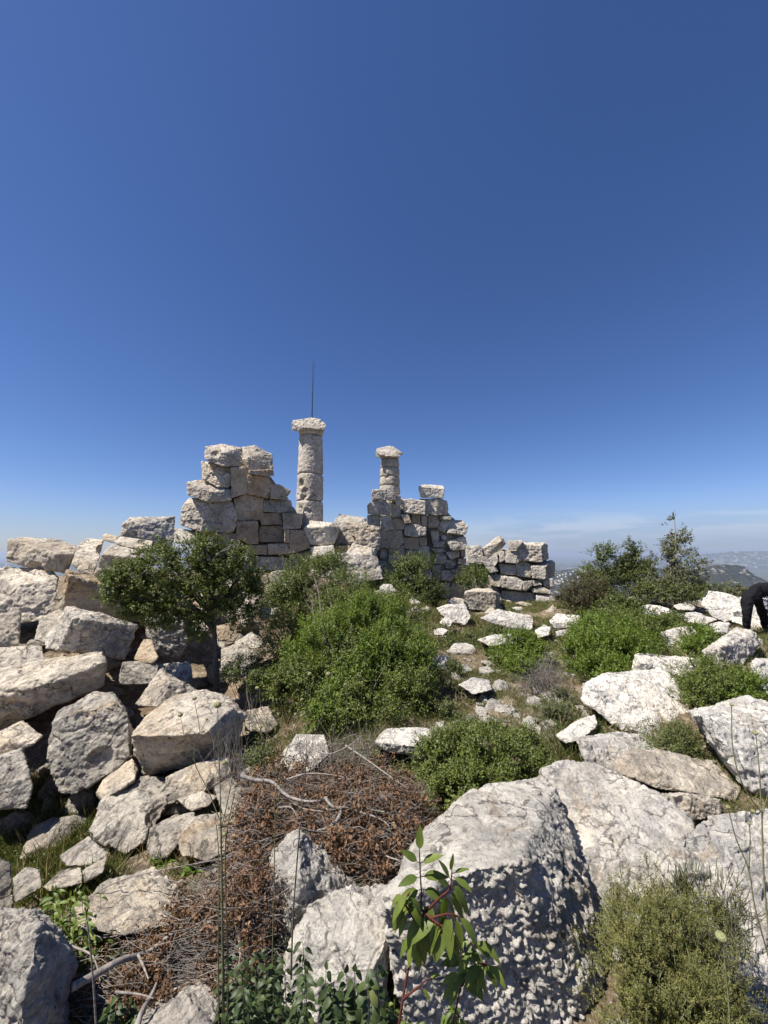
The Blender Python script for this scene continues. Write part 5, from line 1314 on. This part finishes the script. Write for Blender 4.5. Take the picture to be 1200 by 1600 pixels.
# ------------------------------------------------------------------ small stones
def pebble_mesh(i):
    rng = random.Random(500 + i); bm = bmesh.new()
    for _ in range(13):
        v = Vector((rng.gauss(0, 1), rng.gauss(0, 1), rng.gauss(0, .8))); v.normalize()
        v *= rng.uniform(.8, 1.1); bm.verts.new((v.x, v.y * rng.uniform(.7, 1), v.z * .72))
    r = bmesh.ops.convex_hull(bm, input=bm.verts[:])
    junk = [e for e in r['geom_interior'] if isinstance(e, bmesh.types.BMVert)]
    if junk: bmesh.ops.delete(bm, geom=junk, context='VERTS')
    me = bpy.data.meshes.new('t'); bm.to_mesh(me); bm.free()
    ob = bpy.data.objects.new('t', me); COL.objects.link(ob)
    m = ob.modifiers.new('r', 'REMESH'); m.mode = 'VOXEL'; m.voxel_size = .085
    return ob, rng
tmp_ = [pebble_mesh(i) for i in range(10)]
bpy.context.view_layer.update(); dg_ = bpy.context.evaluated_depsgraph_get(); PEB = []
for ob, rng in tmp_:
    me = bpy.data.meshes.new_from_object(ob.evaluated_get(dg_)); V, N = np_mesh(me)
    V = weather(V, N, 1.6, rng, 1.6, 0, 3, '', .085); me.vertices.foreach_set('co', (V - [0, 0, -.35]).astype(np.float32).ravel())
    me.polygons.foreach_set('use_smooth', np.ones(len(me.polygons), bool)); me.materials.clear(); me.materials.append(M['white']); me.name = 'small_stone'; me.update(); PEB.append(me)
    m0 = ob.data; bpy.data.objects.remove(ob); bpy.data.meshes.remove(m0)
prng = random.Random(12)
rnd_extra = random.Random(99)
PEBW = {}
def pmesh(i, mat):
    if (i, mat) not in PEBW:
        m = PEB[i].copy(); m.materials.clear(); m.materials.append(M[mat]); PEBW[(i, mat)] = m
    return PEBW[(i, mat)]
def pebble(x, y, z, r, label, group=None, mat='white', sink=.25):
    o = bpy.data.objects.new('small_stone', pmesh(prng.randrange(10), mat)); COL.objects.link(o)
    o.location = (x, y, z - r * sink); o.rotation_euler = (prng.uniform(-.4, .4), prng.uniform(-.4, .4), prng.uniform(0, 6.28))
    o.scale = (r * prng.uniform(.8, 1.25), r * prng.uniform(.8, 1.1), r * prng.uniform(.65, 1.0))
    tag(o, label, 'stone', group); return o
def ground_hit(px, py):
    r = ray(px, py); t = np.arange(.7, 18, .01)
    P = np.array([0, 0, CAMZ])[None] + r[None] * t[:, None]
    h = P[:, 2] <= gfast(P[:, 0], P[:, 1])
    return P[int(np.argmax(h))] if h.any() else P[-1]
G1 = "scattered white stones in the grass"
for (px, py, rp) in [(688,1032,15),(722,1013,20),(732,1084,15),(752,1078,14),(756,1096,12),(774,1100,16),(796,1108,13),(720,1126,15),(736,1124,10),(838,1096,14),(832,1136,13),(840,1078,9),(754,998,8),(774,990,8),(712,1056,9),(708,1082,8),(750,1112,9),(784,1108,10),
                     (836,1092,12),(864,1088,14),(787,1102,11),(829,1130,12),(696,968,9),(760,1048,16),(764,1035,10),(700,1066,8),(716,1090,7),(742,1140,8),(870,1105,8),(890,1098,8),(808,1118,7),(768,1122,7),(820,1085,7),(856,1120,7),(740,1060,6),(730,1030,7)]:
    p = ground_hit(px, py + rp * .3); k = math.hypot(p[1], p[2] - CAMZ) / FPX
    pebble(p[0], p[1], p[2], rp * k * 1.35, "small white stone lying loose in grass between the largest shrub and the large cracked rock", G1)
for i in range(66):
    px = rnd_extra.uniform(660, 920); py = rnd_extra.uniform(975, 1165)
    p = ground_hit(px, py); k = math.hypot(p[1], p[2] - CAMZ) / FPX
    pebble(p[0], p[1], p[2], rnd_extra.choice([6, 8, 10, 13, 17]) * k, "small white stone lying loose in grass between the largest shrub and the large cracked rock", G1)
G2 = "white stones on the right-hand ridge"
for i in range(48):
    px = prng.uniform(925, 1198); py = prng.uniform(936, 1050)
    p = ground_hit(px, py); k = math.hypot(p[1], p[2] - CAMZ) / FPX
    pebble(p[0], p[1], p[2], prng.uniform(5, 17) * k, "small white stone among the low rocks and weeds near the bending person", G2)
G3 = "small broken stones in the gaps of the rubble heap"
for i in range(92):
    px = prng.uniform(-20, 400); py = prng.uniform(900, 1330)
    p = ground_hit(px, py); k = math.hypot(p[1], p[2] - CAMZ) / FPX
    pebble(p[0], p[1], p[2], prng.uniform(16, 34) * k, "broken grey stone lodged deep in the gaps between the tumbled blocks on the left", G3, prng.choice(['grey', 'warm', 'grey']), sink=.1)
G4 = "stones along the foot of the ruined walls"
for i in range(46):
    px = prng.uniform(440, 880); py = prng.uniform(905, 962) if px > 560 else prng.uniform(872, 900)
    p = ground_hit(px, py); k = math.hypot(p[1], p[2] - CAMZ) / FPX
    if p[1] > 16: continue
    pebble(p[0], p[1], p[2], prng.uniform(7, 18) * k, "small pale stone fallen at the foot of the ruined walls", G4, prng.choice(['pale', 'white', 'warm']))
G5 = "stone fragments round the foreground rocks"
for i in range(22):
    px = prng.uniform(20, 620); py = prng.uniform(1330, 1620)
    p = ground_hit(px, py); k = math.hypot(p[1], p[2] - CAMZ) / FPX
    pebble(p[0], p[1], p[2], prng.uniform(6, 18) * k, "pale stone fragment lying on the ground under the dead brush in the foreground", G5, prng.choice(['white', 'warm']))

# ------------------------------------------------------------------ grass and ground cover
R = np.random.default_rng(4)
def scatter(n, x0, x1, y0, y1, thr, seed, f=1.3):
    x = R.uniform(x0, x1, n); y = y0 + (y1 - y0) * R.random(n)
    ok = fbm(np.stack([x, y, 0 * x], 1) * f, 3, seed) > thr
    x, y = x[ok], y[ok]; return np.stack([x, y, ground(x, y)], 1)
def blades(name, mat, pts, h, w, k, seed, lean=.5, label=None):
    m = len(pts); q = MB()
    for j in range(k):
        a = R.uniform(0, 2 * math.pi, m); D = np.stack([np.cos(a) * lean, np.sin(a) * lean, np.ones(m)], 1) + R.normal(size=(m, 3)) * .25
        off = R.normal(size=(m, 3)) * .018; off[:, 2] = -.01
        L = h * R.uniform(.5, 1.4, m)
        q.leaves(pts + off, D, np.stack([-np.sin(a), np.cos(a), 0 * a], 1), L, w, R.random(m), 0)
    o = q.build(name, mat, None, (0, 0, 0)); tag(o, label, 'grass', kind='stuff'); return o
near = scatter(17000, -1.2, 4.5, 1.7, 5.5, -.1, 3)
blades('grass', M['grass'], near, .075, .004, 5, 1, .8, "short mixed green grass and weeds covering the open ground")
mid = scatter(24000, -1.0, 8, 5.5, 14, -.15, 4)
blades('grass', M['grass'], mid, .13, .010, 4, 2, .7, "green grass and weeds covering the ground farther back")
st_ = scatter(6500, -1.0, 8, 2.0, 14, .12, 8)
blades('dry_grass', M['straw'], st_, .15, .005, 4, 3, .6, "dry straw-coloured grass tufts on the open ground")
# low leafy ground cover
gp = np.concatenate([scatter(8000, -.6, 4.8, 2.2, 6.5, .0, 14), scatter(7000, -.8, 8, 6.5, 14, -.05, 15)])
q = MB(); sprigs(q, gp, np.tile([0, 0, .3], (len(gp), 1)), R, 8, .07, .034, .45, up=.8)
tag(q.build('ground_cover', M['olive'], None, (0, 0, 0)), "low leafy weeds between the stones", 'weeds', kind='stuff')
# grassy hollow at the left edge
def patch(name, label, mats, px0, px1, py0, py1, n, h, seed, shape=None):
    P = []
    rr = random.Random(seed)
    cand = [(rr.uniform(px0, px1), rr.uniform(py0, py1)) for _ in range(260)]
    cand = [c for c in cand if shape is None or shape(*c)]
    base = np.array([ground_hit(*c) for c in cand])
    idx = R.choice(len(base), n); p = base[idx] + R.normal(size=(n, 3)) * [.07, .07, 0]; p[:, 2] = gfast(p[:, 0], p[:, 1])
    blades(name, M[mats], p, h, .005, 4, seed, .7, label)
    return p
pp = patch('grass', "thick green grass patch in the hollow at the left edge", 'grass', -30, 150, 1225, 1395, 7500, .105, 5, lambda x, y: y > 1215 + x * .3 or x < 60)
q = MB(); sprigs(q, pp[:1500], np.tile([0, 0, .2], (1500, 1)), R, 9, .09, .022, .45, up=.9)
tag(q.build('ground_cover', M['olive'], None, (0, 0, 0)), "leafy herbs mixed into the grass patch at the left edge", 'weeds', kind='stuff')
patch('dry_grass', "pale dry grass stalks standing in the left-hand grass patch", 'straw', -30, 150, 1225, 1395, 120, .20, 6)
patch('dry_grass', "fine dry grass tuft growing behind the rosettes", 'straw', 262, 280, 1310, 1335, 110, .10, 7)
patch('grass', "grass tufts around the foot of the foreground rocks", 'grass', 60, 620, 1400, 1620, 700, .09, 8)
for x0, x1, y0, y1, n_, h_ in [(470, 620, 1150, 1200, 420, .12), (860, 960, 1130, 1200, 260, .14), (640, 720, 1150, 1200, 200, .10)]:
    patch('grass', "grass tufts standing between the shrubs and stones in the middle of the picture", 'grass', x0, x1, y0, y1, n_, h_, x0)

# ------------------------------------------------------------------ the bending person at the right edge
def cloth(name, col, rough=.85, pattern=None):
    s = NT(name); tc = s.n('ShaderNodeTexCoord'); v = tc.outputs['Object']
    n = s.noise(v, 9, 5, .6)
    if pattern:
        c = s.n('ShaderNodeTexChecker'); c.inputs['Scale'].default_value = 34; s.link(v, c.inputs['Vector'])
        c.inputs[1].default_value = (.75, .75, .78, 1); c.inputs[2].default_value = (.03, .03, .05, 1); col_ = c.outputs[0]
    else: col_ = s.mix(s.ramp(n, .3, .7), col, tuple(a * 1.5 for a in col))
    s.bsdf(col_, rough, s.bump(n, .9, .06), .2); return s.m
M['black'] = cloth('black_cloth', (.006, .006, .008)); M['skin'] = cloth('skin', (.22, .12, .08), .6)
M['shoe'] = cloth('red_shoe', (.30, .04, .03), .5); M['sole'] = cloth('dark_sole', (.02, .02, .02)); M['hair'] = cloth('dark_hair', (.012, .009, .007), .6)
M['check'] = cloth('checked_cloth', (1, 1, 1), .8, True)
def skin_mesh(name, mat, verts, edges, radii, root, sub=3, off=Vector((0, 0, 0))):
    me = bpy.data.meshes.new(name); me.from_pydata([tuple(v) for v in verts], edges, []); me.update()
    ob = bpy.data.objects.new(name, me); COL.objects.link(ob)
    m = ob.modifiers.new('s', 'SKIN'); m.use_smooth_shade = True
    for i, r in enumerate(radii):
        sv = me.skin_vertices[0].data[i]; sv.radius = (r, r) if not isinstance(r, tuple) else r; sv.use_root = (i == 0)
    s2 = ob.modifiers.new('u', 'SUBSURF'); s2.levels = sub; s2.render_levels = sub
    bpy.context.view_layer.update()
    me2 = bpy.data.meshes.new_from_object(ob.evaluated_get(bpy.context.evaluated_depsgraph_get()))
    bpy.data.objects.remove(ob); bpy.data.meshes.remove(me)
    if mat is M['black'] or mat is M['hair']:
        V, N = np_mesh(me2)
        fo = fbm(V * np.array([9., 9., 5.]) + 3, 3, 8); V = V + N * ((np.abs(fo) - .25) * .030)[:, None]
        me2.vertices.foreach_set('co', V.astype(np.float32).ravel())
    me2.name = name; me2.materials.clear(); me2.materials.append(mat)
    me2.polygons.foreach_set('use_smooth', np.ones(len(me2.polygons), bool))
    o = bpy.data.objects.new(name, me2); COL.objects.link(o); o.parent = root; return o
fp = at(1170, 988, 8.0)
pz = min(fp[2], fp[2])
per = thing('person', "person in black trousers and black top bending far forward at the right edge", 'person', fp)
def Q(px, py, d=8.0): return at(px, py, d) - fp
# skeleton: hips, legs, spine, neck, head, arms
H = Q(1174, 929, 8.0)
kn1 = Q(1167, 958, 7.92); an1 = Q(1167, 984, 8.02); kn2 = Q(1192, 958, 8.18); an2 = Q(1198, 987, 8.25)
hip1 = Q(1168, 934, 7.97); hip2 = Q(1184, 933, 8.12)
sp1 = Q(1190, 921, 8.05); sp2 = Q(1207, 920, 8.1); ch = Q(1222, 925, 8.15); nk = Q(1233, 934, 8.18); hd = Q(1242, 944, 8.2); hd2 = Q(1247, 952, 8.2)
sh1 = Q(1223, 930, 8.02); el1 = Q(1213, 950, 7.95); wr1 = Q(1207, 968, 7.98); sh2 = Q(1224, 930, 8.3); el2 = Q(1214, 951, 8.38); wr2 = Q(1203, 969, 8.36)
V_ = [H, sp1, sp2, ch, nk, hd, hd2, hip1, kn1, an1, hip2, kn2, an2, sh1, el1, wr1, sh2, el2, wr2]
E_ = [(0,1),(1,2),(2,3),(3,4),(4,5),(5,6),(0,7),(7,8),(8,9),(0,10),(10,11),(11,12),(3,13),(13,14),(14,15),(3,16),(16,17),(17,18)]
r_b = [.125,.12,.125,.12,.06,.09,.07,.095,.062,.04,.095,.062,.04,.055,.042,.028,.055,.042,.028]
def hand(V, E, r, wi, wr, dirv, side):
    d = dirv / np.linalg.norm(dirv); s = np.cross(d, side); s /= np.linalg.norm(s)
    palm = wr + d * .06; V.append(palm); E.append((wi, len(V) - 1)); r.append(.024); pi_ = len(V) - 1
    for k_, (o_, l_) in enumerate([(-.03, .065), (-.01, .078), (.01, .072), (.03, .058)]):
        a = palm + d * .035 + s * o_; b_ = a + d * l_ * .55 + side * .008; c_ = b_ + d * l_ * .4 + side * .022
        V += [a, b_, c_]; n0 = len(V); E += [(pi_, n0 - 3), (n0 - 3, n0 - 2), (n0 - 2, n0 - 1)]; r += [.010, .009, .007]
    a = palm - d * .02 - s * .038; b_ = a - s * .02 + d * .03 + side * .012; V += [a, b_]; n0 = len(V); E += [(pi_, n0 - 2), (n0 - 2, n0 - 1)]; r += [.011, .009]
hand(V_, E_, r_b, 15, wr1, wr1 - el1, np.array([0, 1., 0])); hand(V_, E_, r_b, 18, wr2, wr2 - el2, np.array([0, -1., 0]))
skin_mesh('body', M['skin'], V_, E_, r_b, per)
def up_(p, q_, t): return p + (q_ - p) * t
skin_mesh('trousers', M['black'], [H, up_(H, sp1, .45), hip1, up_(hip1, kn1, .5), kn1, up_(kn1, an1, .5), up_(kn1, an1, .95), hip2, up_(hip2, kn2, .5), kn2, up_(kn2, an2, .5), up_(kn2, an2, .95)],
          [(0,1),(0,2),(2,3),(3,4),(4,5),(5,6),(0,7),(7,8),(8,9),(9,10),(10,11)], [.15,.145,.118,.10,.082,.07,.062,.118,.10,.082,.07,.062], per)
skin_mesh('top', M['black'], [up_(H, sp1, .2), sp1, sp2, ch, up_(ch, nk, .5), sh1, up_(sh1, el1, .6), sh2, up_(sh2, el2, .6)],
          [(0,1),(1,2),(2,3),(3,4),(3,5),(5,6),(3,7),(7,8)], [.155,.15,.15,.14,.075,.078,.062,.078,.062], per)
skin_mesh('hair', M['hair'], [up_(nk, hd, .6) + [0.01, 0, .03], hd + [.02, 0, .035], hd2 + [.03, 0, .03]], [(0,1),(1,2)], [.06,.082,.062], per)
for an, sx in ((an1, 1), (an2, 1)):
    f = an + [0, 0, -.055]
    sh_ = skin_mesh('shoe', M['shoe'], [f + [-.03, .02, 0], f + [.05, -.01, -.005], f + [.15, -.04, -.012], f + [.20, -.055, -.016]], [(0,1),(1,2),(2,3)], [(.042, .042), (.042, .04), (.036, .03), (.026, .02)], per)
    so = skin_mesh('sole', M['sole'], [f + [-.04, .02, -.04], f + [.08, -.02, -.042], f + [.21, -.058, -.042]], [(0,1),(1,2)], [(.042, .012), (.044, .012), (.032, .010)], per, 1)
    w = so.matrix_world.copy(); so.parent = sh_
q = MB(); cc = [Q(1192, 934, 7.86), Q(1206, 936, 7.84), Q(1210, 960, 7.86), Q(1197, 952, 7.9)]
g = [];n_ = 9
for i in range(n_):
    for j in range(n_):
        u, v = i / (n_ - 1), j / (n_ - 1); p = (cc[0] * (1 - u) + cc[1] * u) * (1 - v) + (cc[3] * (1 - u) + cc[2] * u) * v
        g.append(p + [0, .012 * math.sin(u * 14 + v * 3), 0])
q.add(g, [(i * n_ + j, (i + 1) * n_ + j, (i + 1) * n_ + j + 1, i * n_ + j + 1) for i in range(n_ - 1) for j in range(n_ - 1)])
cl_ = q.build('checked_scarf', M['check'], per, smooth=True)
m_ = cl_.modifiers.new('t', 'SOLIDIFY'); m_.thickness = .006

# ------------------------------------------------------------------ haze
def haze():
    m, t = new_mat('haze_air')
    out = t.nodes.new('ShaderNodeOutputMaterial'); v = t.nodes.new('ShaderNodeVolumePrincipled')
    v.inputs['Color'].default_value = (0.55, 0.64, 0.82, 1)
    v.inputs['Density'].default_value = 0.00006
    v.inputs['Anisotropy'].default_value = 0.1
    t.links.new(v.outputs[0], out.inputs['Volume'])
    q = MB(); box(q, -42000, 42000, -42000, 42000, -560, 12)
    o = q.build('haze', m); tag(o, None, None, kind='stuff')
haze()
